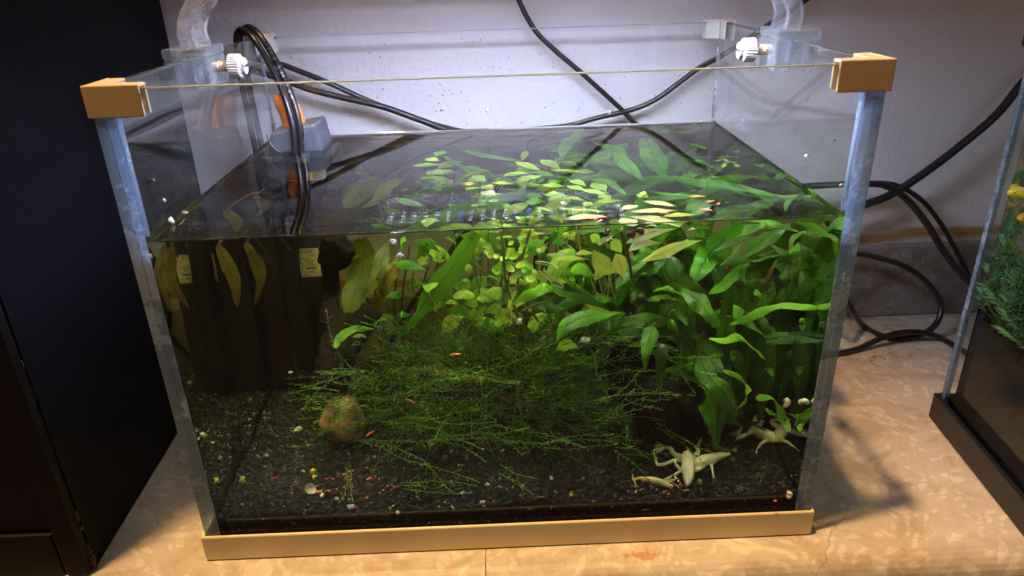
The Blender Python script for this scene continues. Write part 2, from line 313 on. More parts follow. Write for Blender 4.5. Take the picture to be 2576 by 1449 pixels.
def emit(name, col, st, beam=.8):
    m = bpy.data.materials.new(name); m.use_nodes = True; N = m.node_tree.nodes; N.remove(N['Principled BSDF'])
    e = N.new('ShaderNodeEmission'); e.inputs[0].default_value = (*col, 1); e.inputs[1].default_value = st
    # lensed chips: the beam is narrower than a plain lambert emitter
    L = m.node_tree.links; ge = N.new('ShaderNodeNewGeometry'); dp = N.new('ShaderNodeVectorMath'); dp.operation = 'DOT_PRODUCT'
    L.new(ge.outputs['Incoming'], dp.inputs[0]); L.new(ge.outputs['True Normal'], dp.inputs[1])
    ab = N.new('ShaderNodeMath'); ab.operation = 'ABSOLUTE'; L.new(dp.outputs['Value'], ab.inputs[0])
    pw = N.new('ShaderNodeMath'); pw.operation = 'POWER'; pw.inputs[1].default_value = beam; L.new(ab.outputs[0], pw.inputs[0])
    ml = N.new('ShaderNodeMath'); ml.operation = 'MULTIPLY'; ml.inputs[1].default_value = st; L.new(pw.outputs[0], ml.inputs[0]); L.new(ml.outputs[0], e.inputs[1])
    L.new(e.outputs[0], N['Material Output'].inputs[0]); return m
M['led'] = emit('white_led', (.68, .74, 1.0), LED*20, .5)
M['ledb'] = emit('blue_led', (.02, .06, 1.0), LED*16, .5)
M['ledpanel'] = emit('led_diffuser', (.66, .70, 1.0), LED*.28, 1.2)

# ------------------------------------------------------------------ mesh helpers
def link(name, me, m=None, parent=None, smooth=False):
    if m is not None: me.materials.append(m)
    o = bpy.data.objects.new(name, me); C.objects.link(o)
    if parent is not None: o.parent = parent; o.matrix_parent_inverse = parent.matrix_basis.inverted()
    if smooth: me.polygons.foreach_set('use_smooth', [True]*len(me.polygons))
    return o
def obj(name, bm, m, parent=None, smooth=False):
    bmesh.ops.recalc_face_normals(bm, faces=bm.faces[:]) if not getattr(bm, 'keep', False) else None
    me = bpy.data.meshes.new(name); bm.to_mesh(me); bm.free()
    return link(name, me, m, parent, smooth)
def tag(o, label=None, cat=None, group=None, kind=None):
    if label: o['label'] = label
    if cat: o['category'] = cat
    if group: o['group'] = group
    if kind: o['kind'] = kind
    return o
def thing(name, loc, label, cat, group=None):
    o = bpy.data.objects.new(name, None); C.objects.link(o); o.location = loc; o.empty_display_size = .01
    return tag(o, label, cat, group)
def addbox(bm, x0, x1, y0, y1, z0, z1, bev=0):
    vs = [bm.verts.new(p) for p in ((x0,y0,z0),(x1,y0,z0),(x1,y1,z0),(x0,y1,z0),(x0,y0,z1),(x1,y0,z1),(x1,y1,z1),(x0,y1,z1))]
    fs = [bm.faces.new([vs[i] for i in f]) for f in ((0,3,2,1),(4,5,6,7),(0,1,5,4),(1,2,6,5),(2,3,7,6),(3,0,4,7))]
    if bev:
        es = list({e for f in fs for e in f.edges})
        bmesh.ops.bevel(bm, geom=es, offset=bev, segments=2, affect='EDGES', profile=.5)
    return bm
def box(x0, x1, y0, y1, z0, z1, bev=0):
    return addbox(bmesh.new(), x0, x1, y0, y1, z0, z1, bev)
def crom(pts, n):
    P = [V(p) for p in pts]; P = [P[0]*2-P[1]] + P + [P[-1]*2-P[-2]]; out = []
    k = len(P)-3
    for i in range(n+1):
        t = i/n*k; j = min(int(t), k-1); u = t-j; a, b, c, d = P[j:j+4]
        out.append(.5*((2*b)+(c-a)*u+(2*a-5*b+4*c-d)*u*u+(3*b-a-3*c+d)*u**3))
    return out
def addtube(bm, pts, rad, n=8, seg=24, sx=1.0, caps=True):
    """tube through pts; rad number or list"""
    path = crom(pts, seg) if len(pts) > 2 or seg == 0 else [V(pts[0]).lerp(V(pts[1]), i/max(1, seg)) for i in range(seg+1)]
    rr = rad if hasattr(rad, '__len__') else [rad]*2
    rings = []; up = V((0.13, .31, 1)).normalized()
    L_ = len(path)-1
    for i, p in enumerate(path):
        t = (path[min(i+1, L_)]-path[max(i-1, 0)]).normalized()
        a = t.cross(up)
        if a.length < 1e-4: a = t.cross(V((1, 0, 0)))
        a.normalize(); b = a.cross(t).normalized(); up = b
        f = i/L_*(len(rr)-1); j = min(int(f), len(rr)-2); r = rr[j]*(1-(f-j))+rr[j+1]*(f-j)
        rings.append([bm.verts.new(p + a*math.cos(q)*r*sx + b*math.sin(q)*r) for q in [2*math.pi*k/n for k in range(n)]])
    for i in range(L_):
        for k in range(n):
            bm.faces.new((rings[i][k], rings[i][(k+1)%n], rings[i+1][(k+1)%n], rings[i+1][k]))
    if caps:
        bm.faces.new(rings[0][::-1]); bm.faces.new(rings[-1])
    return bm
def tube(pts, rad, n=8, seg=24, sx=1.0): return addtube(bmesh.new(), pts, rad, n, seg, sx)
def lathe(prof, n=16, axis='Z'):
    bm = bmesh.new(); rings = []
    for r, z in prof:
        rings.append([bm.verts.new((r*math.cos(2*math.pi*k/n), r*math.sin(2*math.pi*k/n), z)) for k in range(n)])
    for i in range(len(rings)-1):
        for k in range(n): bm.faces.new((rings[i][k], rings[i][(k+1)%n], rings[i+1][(k+1)%n], rings[i+1][k]))
    bm.faces.new(rings[0][::-1]); bm.faces.new(rings[-1])
    return bm
def blob(name, chains, m, parent=None, voxel=.0007, smooth=4, nz=0, nscale=60):
    """one continuous surface over chains of ((x,y,z), r) balls"""
    bm = bmesh.new()
    for ch in chains:
        pts = [V(c[0]) for c in ch]; rs = [c[1] for c in ch]
        n = max(2, (len(pts)-1)*5)
        path = crom(pts, n) if len(pts) > 1 else pts*3
        for i, p in enumerate(path):
            f = i/n*(len(rs)-1); j = min(int(f), len(rs)-2) if len(rs) > 1 else 0
            r = rs[j]*(1-(f-j))+rs[j+1]*(f-j) if len(rs) > 1 else rs[0]
            bmesh.ops.create_icosphere(bm, subdivisions=2, radius=r, matrix=Matrix.Translation(p))
            if i:
                q = path[i-1]; mid = (p+q)/2
                bmesh.ops.create_icosphere(bm, subdivisions=2, radius=(r+pr)/2, matrix=Matrix.Translation(mid))
            pr = r
    me = bpy.data.meshes.new(name+'_src'); bm.to_mesh(me); bm.free()
    o = bpy.data.objects.new(name+'_src', me); C.objects.link(o)
    r = o.modifiers.new('r', 'REMESH'); r.mode = 'VOXEL'; r.voxel_size = voxel
    s = o.modifiers.new('s', 'SMOOTH'); s.iterations = smooth; s.factor = .5
    dg = bpy.context.evaluated_depsgraph_get(); me2 = bpy.data.meshes.new_from_object(o.evaluated_get(dg))
    bpy.data.objects.remove(o); bpy.data.meshes.remove(me)
    if nz:
        for v in me2.vertices:
            v.co += v.normal * (noise.fractal(v.co*nscale, 1, 2, 4) * nz)
    me2.name = name; me2.materials.clear()
    return link(name, me2, m, parent, True)
def text(s, size, m, parent, loc, ux, uy, name='lettering', ital=0, depth=.00004, align='LEFT'):
    cu = bpy.data.curves.new(name, 'FONT'); cu.body = s; cu.size = size; cu.align_x = align; cu.extrude = depth; cu.shear = ital; cu.resolution_u = 2
    o = bpy.data.objects.new('t', cu); C.objects.link(o)
    dg = bpy.context.evaluated_depsgraph_get(); me = bpy.data.meshes.new_from_object(o.evaluated_get(dg)); bpy.data.objects.remove(o)
    ux = V(ux).normalized(); uy = (V(uy) - V(uy).project(ux)).normalized(); uz = ux.cross(uy)
    mt = Matrix((ux, uy, uz)).transposed().to_4x4(); mt.translation = V(loc); me.transform(mt)
    return link(name, me, m, parent)

# ------------------------------------------------------------------ setting: wall, skirting, stone top
YP = YW + .009
tag(obj('wall', box(-1.6, 1.8, YP, YP+.12, 0, 1.6), M['wall']), 'pale plastered wall behind the tank with an ochre band above the skirting', 'wall', kind='structure')
sk = thing('skirting', (0, YW, 0), 'stone skirting upstand running along the foot of the wall', 'skirting'); sk['kind'] = 'structure'
for x0, x1 in ((-.9, -.303), (-.301, .148), (.150, .598), (.600, 1.3)):
    obj('skirting_slab', box(x0, x1, YW, YP-.0004, 0.0004, .0724, .0012), M['skirt'], sk)
tb = thing('stone_top', (0, 0, 0), 'polished beige limestone counter top the tanks stand on', 'counter'); tb['kind'] = 'structure'
jx = hit(1222, 1420, 2, 0)[0]
def slab(x0, x1):
    prof = [(.40, 0), (-.0125, 0)] + [(-.0125-.016*math.sin(a), -.016+.016*math.cos(a)) for a in [math.pi*k/14 for k in range(1, 15)]] + [(.40, -.032)]
    bm = bmesh.new(); A = [bm.verts.new((x0, y, z)) for y, z in prof]; B = [bm.verts.new((x1, y, z)) for y, z in prof]; n = len(prof)
    for i in range(n): bm.faces.new((A[i], A[(i+1)%n], B[(i+1)%n], B[i]))
    bm.faces.new(A); bm.faces.new(B[::-1]); return bm
for x0, x1 in ((-1.2, jx-.0003), (jx+.0003, 1.4)):
    obj('stone_slab', slab(x0, x1), M['stone'], tb)
obj('joint_filler', box(jx-.003, jx+.003, -.0135, .39, -.030, -.0010), M['rust'], tb)
# ------------------------------------------------------------------ black cabinet on the left
cb = thing('cabinet', (-.247, -.003, 0), 'tall black cabinet standing left of the tank with a worn front edge', 'cabinet')
bm = bmesh.new(); CBH = .88
vs = [bm.verts.new(p) for p in ((-.247,-.003,.0006),(-.256,YW-.001,.0006),(-.75,YW-.001,.0006),(-.75,-.003,.0006),(-.247,-.003,CBH),(-.256,YW-.001,CBH),(-.75,YW-.001,CBH),(-.75,-.003,CBH))]
for f in ((0,1,2,3),(4,5,6,7),(0,1,5,4),(1,2,6,5),(2,3,7,6),(3,0,4,7)): bm.faces.new([vs[i] for i in f])
obj('side_panel', bm, M['blackwood'], cb)
obj('front_panel', box(-.75, -.262, -.0075, -.0035, .0335, CBH-.01, .001), M['cabfront'], cb)
obj('plinth', box(-.75, -.262, -.0095, -.0035, .0008, .0315, .001), M['cabfront'], cb)
obj('corner_post', box(-.2605, -.2475, -.0105, -.0035, .0008, CBH-.01, .001), M['cabfront'], cb)
z = .001; wr = random.Random(4)
while z < .24:
    h = wr.uniform(.002, .006); d = max(0, 1-z/.075)
    if wr.random() < .12 + .85*d:
        w = wr.uniform(.0003, .0007)*(1+3.2*d); bm = bmesh.new()
        bmesh.ops.create_icosphere(bm, subdivisions=2, radius=1)
        for v in bm.verts: v.co = v.co*(1+.35*noise.noise(v.co*2.3+V((z*900, 0, 0)))); v.co.x = -.2474+v.co.x*w; v.co.y = -.0040+v.co.y*w*.9-w*.3; v.co.z = max(.001, z+v.co.z*h*.8)
        obj('worn_patch', bm, M['worn'], cb, True)
    z += h*1.1

# ------------------------------------------------------------------ aquarium
tk = thing('aquarium', (0, TD/2, 0), 'rimless glass aquarium with beige corner clips and a beige base trim', 'aquarium')
X = TW/2; BZ = .0035
obj('front_pane', box(-X+G+.0001, X-G-.0001, 0.0002, G, BZ, TH-.0003), M['pane_front'], tk)
obj('back_pane', box(-X+G+.0001, X-G-.0001, TD-G, TD-.0002, BZ, TH-.0003), M['pane'], tk)
for s in (-1, 1):
    x0, x1 = sorted((s*X, s*(X-G)))
    obj('side_pane', box(x0, x1, .0, TD, BZ, TH), M['pane'], tk)
    obj('pane_edge', box(x0+.00005, x1-.00005, -.0007, -.00005, BZ, TH-.0005, .0002), M['edge'], tk)
    # silicone beads inside the corners
    a = s*(X-G-.0001)
    bm = bmesh.new(); pr = [(a, G+.0001), (a-s*.0042, G+.0001), (a-s*.0012, G+.0014), (a-s*.0002, G+.0042)]
    lo = [bm.verts.new((x, y, HW+.004)) for x, y in pr]; hi = [bm.verts.new((x, y, TH-.012)) for x, y in pr]
    for i in range(4): bm.faces.new((lo[i], lo[(i+1)%4], hi[(i+1)%4], hi[i]))
    bm.faces.new(lo); bm.faces.new(hi)
    obj('silicone_seam', bm, M['silicone'], tk, True)
    obj('silicone_seam', box(min(a, a-s*.0040), max(a, a-s*.0040), -.0005, -.00004, BZ, TH-.001, .0002), M['silicone'], tk)
    bm = bmesh.new(); yb = TD-G-.0001; pr = [(a, yb), (a-s*.0022, yb), (a-s*.0008, yb-.0008), (a-s*.0002, yb-.0022)]
    lo = [bm.verts.new((x, y, HW+.004)) for x, y in pr]; hi = [bm.verts.new((x, y, TH-.008)) for x, y in pr]
    for i in range(4): bm.faces.new((lo[i], lo[(i+1)%4], hi[(i+1)%4], hi[i]))
    bm.faces.new(lo); bm.faces.new(hi)
    obj('silicone_seam', bm, M['clear'], tk, True)
    obj('rim_edge', box(x0+.0002, x1-.0002, .003, TD-.003, TH+.00002, TH+.0003), M['rim_side'], tk)
obj('rim_edge', box(-X+G, X-G, .0006, G-.0004, TH-.0002, TH+.0002), M['rim'], tk)
obj('rim_edge', box(-X+G, X-G, TD-G+.0004, TD-.0006, TH-.0002, TH+.0002), M['rim_back'], tk)
obj('base_glass', box(-X+.0002, X-.0002, .0002, TD-.0002, .0022, BZ-.0002), M['pane'], tk)
# base trim, a channel all round: outer wall, rounded top lip
TZ = .0185
def trim_bm(x0, x1, y0, y1):
    return box(x0, x1, y0, y1, .0005, TZ, .0011)
obj('base_trim', trim_bm(-X-.0022, X+.0022, -.0026, -.0009), M['beige'], tk)
obj('base_trim', trim_bm(-X-.0022, X+.0022, TD+.0002, TD+.0024), M['beige'], tk)
obj('base_trim', trim_bm(-X-.0024, -X-.0002, -.0012, TD+.0012), M['beige'], tk)
obj('base_trim', trim_bm(X+.0002, X+.0024, -.0012, TD+.0012), M['beige'], tk)
# corner clips
def clip(sx, back, m):
    bm = bmesh.new(); L_ = .0235 if not back else .0175; h = .0128; t = .0017; g = .0002
    yo = TD if back else 0; sy = -1 if back else 1       # inward direction in y
    def B(xa, xb, ya, yb, za, zb):
        addbox(bm, min(xa, xb), max(xa, xb), min(ya, yb), max(ya, yb), za, zb, .0006)
    xo = sx*X; ix = -sx
    zt = TH+.0006
    B(xo-ix*(t+g), xo+ix*L_, yo-sy*(t+g), yo-sy*g, zt-h, zt+t)            # outer wall along x
    B(xo-ix*(t+g), xo-ix*g, yo-sy*(t+g)+sy*.0003, yo+sy*L_, zt-h, zt+t-.0001)       # outer wall along y
    B(xo-ix*g, xo+ix*(L_-.0001), yo-sy*g, yo+sy*(G+t), zt, zt+t-.0002)
    B(xo-ix*g, xo+ix*(G+t), yo+sy*(G), yo+sy*(L_-.0001), zt, zt+t-.0003)
    B(xo+ix*(G+t+.0002), xo+ix*(L_-.0002), yo+sy*(G+g), yo+sy*(G+t), zt-h+.0005, zt)   # inner walls
    B(xo+ix*(G+g), xo+ix*(G+t), yo+sy*(G+g), yo+sy*(L_-.0002), zt-h+.0007, zt)
    return obj('corner_clip', bm, m, tk)
clip(-1, 0, M['clip_warmlit']); clip(1, 0, M['clip_warmlit']); clip(-1, 1, M['clip_ledlit']); clip(1, 1, M['clip_ledlit'])

bm = bmesh.new(); sr = random.Random(12)
for k in range(150):
    if k < 95: c = V((sr.uniform(-.17, .17), TD-G-.0004, sr.uniform(HW+.004, TH-.004))); a, b_ = V((1, 0, 0)), V((0, 0, 1))
    else: c = V((X-G-.0004, sr.uniform(.01, .235), sr.uniform(HW+.004, TH-.01))); a, b_ = V((0, 1, 0)), V((0, 0, 1))
    w, h_ = sr.uniform(.0002, .0005), sr.uniform(.0003, .0012); t = sr.uniform(0, 3.1); u = a*math.cos(t)+b_*math.sin(t); v = b_*math.cos(t)-a*math.sin(t)
    bm.faces.new([bm.verts.new(c+u*w*p+v*h_*q) for p, q in ((-.4, -1), (.6, -.6), (1, .3), (.1, 1), (-.8, .4))])
o = obj('dirt_speck', bm, M['stem'], tk); o['kind'] = 'stuff'
text('SunSun', .0135, M['ghost'], tk, (X-G-.0005, .196, HW+.0075), (0, -1, 0), (0, 0, 1), 'lettering', .2, .00001)  # stands in for brand lettering reflected in the right pane

# ------------------------------------------------------------------ water: one closed body with a raised rim where it wets the glass
def water_body(name, x0, x1, y0, y1, z0, z1, m, rim=.0016, nx=150, ny=110):
    def sp(a, b, n):
        t = np.linspace(0, 1, n); e = np.array([0, .0003, .0007, .0013, .0022, .0035])
        mid = np.linspace(a+.005, b-.005, n); return np.concatenate([a+e, mid, (b-e)[::-1]])
    xs, ys = sp(x0, x1, nx), sp(y0, y1, ny)
    Xg, Yg = np.meshgrid(xs, ys, indexing='ij')
    d = np.minimum(np.minimum(Xg-x0, x1-Xg), np.minimum(Yg-y0, y1-Yg))
    rp = .00011*(np.sin(Xg*150+Yg*60)+np.sin(Yg*210-Xg*45+1.3)+.6*np.sin(Xg*330+1+Yg*120)+.5*np.sin(Yg*430+Xg*90))*np.clip(d/.01, 0, 1)
    Z = z1 + rim*np.exp(-d/.0013) + rp*.025
    n, k = len(xs), len(ys)
    verts = np.stack([Xg, Yg, Z], -1).reshape(-1, 3)
    idx = np.arange(n*k).reshape(n, k)
    F = np.stack([idx[:-1, :-1], idx[1:, :-1], idx[1:, 1:], idx[:-1, 1:]], -1).reshape(-1, 4).tolist()
    per = list(idx[:, 0]) + list(idx[-1, 1:]) + list(idx[-2::-1, -1]) + list(idx[0, -2:0:-1])
    base = len(verts); low = verts[per].copy(); low[:, 2] = z0
    verts = np.concatenate([verts, low]); P = len(per)
    for i in range(P):
        j = (i+1) % P; F.append([int(base+i), int(base+j), int(per[j]), int(per[i])])
    F.append([base+i for i in range(P)][::-1])
    me = bpy.data.meshes.new(name); me.from_pydata(verts.tolist(), [], F); me.update()
    top_n = (n-1)*(k-1)
    o = link(name, me, m)
    sm = [True]*top_n + [False]*(len(F)-top_n); me.polygons.foreach_set('use_smooth', sm)
    return o
wt = water_body('water', -WX, WX, WY0, WY1, .0040, HW, M['water'])
try: me_ = wt.data; me_.set_sharp_from_angle(angle=math.radians(50))
except Exception: pass
tag(wt, 'still brownish water filling the glass tank to three quarters', 'water', kind='structure')

# ------------------------------------------------------------------ black gravel
def bedz(x, y):
    return .0255 + .010*np.clip((y-.02)/.2, 0, 1) + .0016*np.sin(x*38+1)*np.cos(y*30) + .001*np.sin(x*90+y*70)
def gravel(name, x0, x1, y0, y1, bz, n, r0, r1, label, parent=None):
    ico = bmesh.new(); bmesh.ops.create_icosphere(ico, subdivisions=1, radius=1); ico.verts.ensure_lookup_table()
    bv = np.array([v.co[:] for v in ico.verts]); bf = np.array([[v.index for v in f.verts] for f in ico.faces]); ico.free()
    # low and finer version
    r2 = np.random.default_rng(11)
    x = r2.uniform(x0, x1, n); y = r2.uniform(y0, y1, n)
    nf = n//7; y[:nf] = y0 + .0006; 
    z = bz(x, y) + r2.uniform(-.0012, .0008, n); z[:nf] = r2.uniform(.006, 1, nf)*bz(x[:nf], y[:nf])
    R = r2.uniform(r0, r1, n)*np.where(r2.random(n) < .12, 1.35, 1)
    x = np.clip(x, x0+R, x1-R); y = np.clip(y, y0+R, y1-R)
    sc = R[:, None, None]*r2.uniform(.65, 1.15, (n, 1, 3))
    q = r2.normal(size=(n, 4)); q /= np.linalg.norm(q, axis=1)[:, None]
    a, b, c, d = q.T
    Rm = np.stack([1-2*(c*c+d*d), 2*(b*c-a*d), 2*(b*d+a*c), 2*(b*c+a*d), 1-2*(b*b+d*d), 2*(c*d-a*b), 2*(b*d-a*c), 2*(c*d+a*b), 1-2*(b*b+c*c)], -1).reshape(n, 3, 3)
    vv = bv[None]*r2.uniform(.78, 1.12, (n, len(bv), 1))*sc
    vv = np.einsum('nij,nkj->nki', Rm, vv) + np.stack([x, y, z], -1)[:, None]
    vv[..., 0] = np.clip(vv[..., 0], x0, x1); vv[..., 1] = np.clip(vv[..., 1], y0, y1)
    nv = len(bv); ff = (bf[None] + (np.arange(n)*nv)[:, None, None]).reshape(-1, 3)
    me = bpy.data.meshes.new(name); me.vertices.add(n*nv); me.vertices.foreach_set('co', vv.reshape(-1).astype(np.float32))
    me.loops.add(len(ff)*3); me.loops.foreach_set('vertex_index', ff.reshape(-1).astype(np.int32))
    me.polygons.add(len(ff)); me.polygons.foreach_set('loop_start', np.arange(0, len(ff)*3, 3, dtype=np.int32))
    me.update(calc_edges=True)
    at = me.attributes.new('tone', 'FLOAT', 'POINT'); at.data.foreach_set('value', np.repeat(r2.random(n), nv).astype(np.float32))
    o = link(name, me, M['gravel'], parent); 
    return tag(o, label, 'gravel', kind='stuff')
def bed(name, x0, x1, y0, y1, bz, z0, m, parent=None):
    xs = np.linspace(x0, x1, 60); ys = np.linspace(y0, y1, 40); bm = bmesh.new()
    g = [[bm.verts.new((x, y, float(bz(x, y))-.0012)) for y in ys] for x in xs]
    for i in range(59):
        for j in range(39): bm.faces.new((g[i][j], g[i+1][j], g[i+1][j+1], g[i][j+1]))
    per = [g[i][0] for i in range(60)] + [g[59][j] for j in range(1, 40)] + [g[i][39] for i in range(58, -1, -1)] + [g[0][j] for j in range(38, 0, -1)]
    low = [bm.verts.new((v.co.x, v.co.y, z0)) for v in per]
    for i in range(len(per)):
        j = (i+1) % len(per); bm.faces.new((per[i], low[i], low[j], per[j]))
    bm.faces.new(low)
    return obj(name, bm, m, parent)
gv = gravel('gravel', -WX+.0006, WX-.0006, WY0+.0006, WY1-.0006, bedz, 13500, .0012, .0023, 'small black gravel covering the floor of the tank')
bd = bed('substrate', -WX+.0012, WX-.0012, WY0+.0016, WY1-.0012, bedz, .0055, M['gravel']); tag(bd, 'dark packed soil bed under the loose black gravel', 'substrate', kind='structure')

# ------------------------------------------------------------------ LED lamp on acrylic brackets
lp = thing('aquarium_lamp', (0, .1, .33), 'flat white and blue LED lamp carried above the water on clear acrylic brackets', 'lamp')
LZ = .3285
obj('housing', box(-.126, .142, .040, .130, LZ+.0012, LZ+.011, .002), M['housing'], lp)
for b_ in ((-.126, .142, .040, .0425, .014), (-.126, .142, .1275, .130, .0082), (-.126, -.1235, .0426, .1274, .0145), (.1395, .142, .0426, .1274, .0145)):
    obj('spill_shield', box(*b_[:4], LZ-b_[4], LZ+.0011), M['housing'], lp)  # unseen lips added to cut the LED spill on the upper wall
bm = bmesh.new(); vs = [bm.verts.new(p) for p in ((-.122, .046, LZ+.0008), (.138, .046, LZ+.0008), (.138, .118, LZ+.0008), (-.122, .118, LZ+.0008))]; bm.faces.new(vs)
obj('diffuser', bm, M['ledpanel'], lp)
ledme = {}
for key in ('led', 'ledb'):
    bm = bmesh.new(); bmesh.ops.create_circle(bm, cap_ends=True, segments=8, radius=.0030); me = bpy.data.meshes.new('led'); bm.to_mesh(me); bm.free(); me.materials.append(M[key]); ledme[key] = me
for i in range(21):
    x = -.117 + i*.0125
    for y in (.060, .080, .100):
        o = bpy.data.objects.new('led', ledme['ledb' if i in (6, 12) else 'led']); C.objects.link(o); o.parent = lp; o.location = (x, y-.1, LZ+.0004-.33)
for s in (-1, 1):
    cx = s*(X-.0022); y0, y1 = (.106, .138) if s < 0 else (.100, .132)
    # frosted block straddling the glass: top bridge, outer and inner jaw
    bm = bmesh.new(); zt = TH+.0062
    addbox(bm, cx-.0125, cx+.0130, y0, y1, TH+.0008, zt, .0010)
    ji = -s
    def J(a, b, z0, z1, bev=.001, yy=0):
        xa, xb = sorted((cx+ji*a, cx+ji*b)); addbox(bm, xa, xb, y0+yy, y1-yy, z0, z1, bev)
    J(.0035, .0128, TH-.0170, TH+.0006, .001, .0004)      # inner jaw
    J(-.0122, -.0042, TH-.0150, TH+.0006, .001, .0004)
    b = obj('clamp', bm, M['acrylic'], lp)
    yc = (y0+y1)/2; sc = tube([(cx+ji*.010, yc, TH-.006), (cx+ji*.0235, yc, TH-.006)], .0028, 14, 2)
    scr = obj('screw', sc, M['screw'], b)
    bm = bmesh.new()
    for k in range(5): addtube(bm, [(cx+ji*(.0133+k*.0013), yc, TH-.006), (cx+ji*(.0139+k*.0013), yc, TH-.006)], .0033, 14, 1)
    obj('screw_thread', bm, M['screw'], b)
    bm = bmesh.new(); n = 56; xk0, xk1 = cx+ji*.0198, cx+ji*.0274
    prof = [(xk0, .0060), (xk0+ji*.0006, .0069), (xk1-ji*.0006, .0069), (xk1, .0060)]
    rings = []
    for (xx, r) in prof:
        rings.append([bm.verts.new((xx, yc+(r+(.0002 if k % 2 else -.00025))*math.cos(2*math.pi*k/n), TH-.006+(r+(.0002 if k % 2 else -.00025))*math.sin(2*math.pi*k/n))) for k in range(n)])
    for i in range(3):
        for k in range(n): bm.faces.new((rings[i][k], rings[i][(k+1)%n], rings[i+1][(k+1)%n], rings[i+1][k]))
    bm.faces.new(rings[0]); bm.faces.new(rings[-1])
    xa, xb = sorted((xk1, xk1+ji*.0022))
    for s2 in (-1, 1):
        # slotted end: two half discs with a gap
        m_ = 12; vs0 = []; vs1 = []
        for k in range(m_+1):
            a = math.pi*k/m_; yy = yc + .0045*math.cos(a); zz = TH-.006 + s2*(.0008+.0040*math.sin(a))
            vs0.append(bm.verts.new((xa, yy, zz))); vs1.append(bm.verts.new((xb, yy, zz)))
        bm.faces.new(vs0); bm.faces.new(vs1)
        for k in range(m_): bm.faces.new((vs0[k], vs0[k+1], vs1[k+1], vs1[k]))
        bm.faces.new((vs0[-1], vs0[0], vs1[0], vs1[-1]))
    obj('knob', bm, M['knob'], b)
    # two curved clear arms per side
    for yk in (y0+.006, y1-.006):
        pts = [(cx+ji*.0030, 0, TH+.0058), (cx+ji*.0018, 0, TH+.014), (cx+ji*.0045, 0, TH+.022), (cx+ji*.011, 0, TH+.031), (cx+ji*.020, 0, TH+.041), (cx+ji*.034, 0, TH+.0515), (cx+ji*(.054 if s < 0 else .040), 0, TH+.0560)]
        path = crom(pts, 22); bm = bmesh.new(); rings = []
        for i, p in enumerate(path):
            t = (path[min(i+1, 22)]-path[max(i-1, 0)]).normalized(); nrm = V((t.z, 0, -t.x)); hw_, hd = .0042, .0024
            rings.append([bm.verts.new(V((p.x, yk, p.z)) + nrm*a*hw_ + V((0, b_*hd, 0))) for a, b_ in ((-1,-1),(1,-1),(1,1),(-1,1))])
        for i in range(22):
            for k in range(4): bm.faces.new((rings[i][k], rings[i][(k+1)%4], rings[i+1][(k+1)%4], rings[i+1][k]))
        bm.faces.new(rings[0]); bm.faces.new(rings[-1])
        obj('bracket_arm', bm, M['clear'], lp, False)

# ------------------------------------------------------------------ cables
CG = 'black cables behind the tanks'
def cable(px, r, label, yv, m='black', n=10, seg=60, f=hit, pts=None, twin=False):
    P = pts or [f(x, y, 1, yv[i] if hasattr(yv, '__len__') else yv) for i, (x, y) in enumerate(px)]
    o = obj('power_cable', tube(P, r, n, seg, 1.0), M[m], None, True)
    return tag(o, label, 'cable', CG)
YC = .2700
cable([(1288, -60), (1305, 0), (1345, 75), (1400, 130), (1470, 190), (1555, 268), (1600, 314), (1612, 330)], .0021, 'black cable hanging from the top centre down to the back of the waterline', YC)
cable([(600, 140), (690, 157), (750, 178), (830, 210), (930, 255), (1040, 297), (1125, 322), (1180, 333), (1250, 336)], .0023, 'upper of the two black cables drooping behind the left half of the back pane', [.262]+[.268]*8)
cable([(610, 170), (700, 196), (770, 222), (850, 243), (960, 268), (1060, 303), (1130, 328), (1230, 340)], .0026, 'lower of the two black cables drooping behind the left half of the back pane', [.258]+[.262]*7)
cable([(1150, 340), (1250, 331), (1340, 325), (1430, 316), (1500, 297), (1590, 276), (1650, 250), (1710, 207), (1760, 170), (1810, 143), (1870, 105), (1940, 58), (2010, 12), (2060, -25)], .0022, 'black cable rising from the waterline past the right lamp clamp to the top edge', YC)
cable([(2640, 150), (2576, 205), (2510, 285), (2430, 355), (2330, 432), (2240, 490), (2170, 517), (2120, 540), (2060, 600)], .0036, 'thick black cable running down the wall from the second tank to the right pane', [.262]*7+[.262, .262])
cable([(1990, 472), (2040, 468), (2110, 464), (2180, 462), (2230, 468), (2280, 500), (2330, 560), (2380, 640), (2440, 712), (2500, 770)], .0030, 'thicker black cable arching out from behind the tank and down to the second tank', [.258]*6+[.252, .24, .225, .21])
cable([(2150, 466), (2200, 460), (2260, 468), (2320, 505), (2365, 560), (2400, 620), (2425, 668), (2450, 720)], .0022, 'thinner black cable arching beside the thicker one toward the second tank', [.265]*5+[.26, .255, .25])
gz = lambda x, y, z=.003: hit(x, y, 2, z)
cable(None, .0026, 'black cable curled in a loop on the stone between the tanks', 0, pts=[hit(2090, 640, 1, .262), hit(2160, 639, 1, .262), hit(2215, 650, 1, .258), hit(2280, 672, 1, .252), hit(2335, 714, 1, .245), hit(2366, 765, 1, .235), hit(2358, 810, 1, .228), gz(2325, 838, .006), gz(2280, 850), gz(2230, 848), gz(2175, 822), hit(2140, 775, 1, .225), hit(2110, 720, 1, .235), hit(2080, 670, 1, .25)], seg=90)
cable(None, .0026, 'black cable lying on the stone from the tank foot to the second tank', 0, pts=[gz(2060, 893), gz(2112, 888), gz(2160, 877), gz(2215, 852, .008), gz(2270, 836, .011), gz(2330, 838, .009), gz(2370, 852), gz(2405, 872), gz(2450, 900)], seg=60)
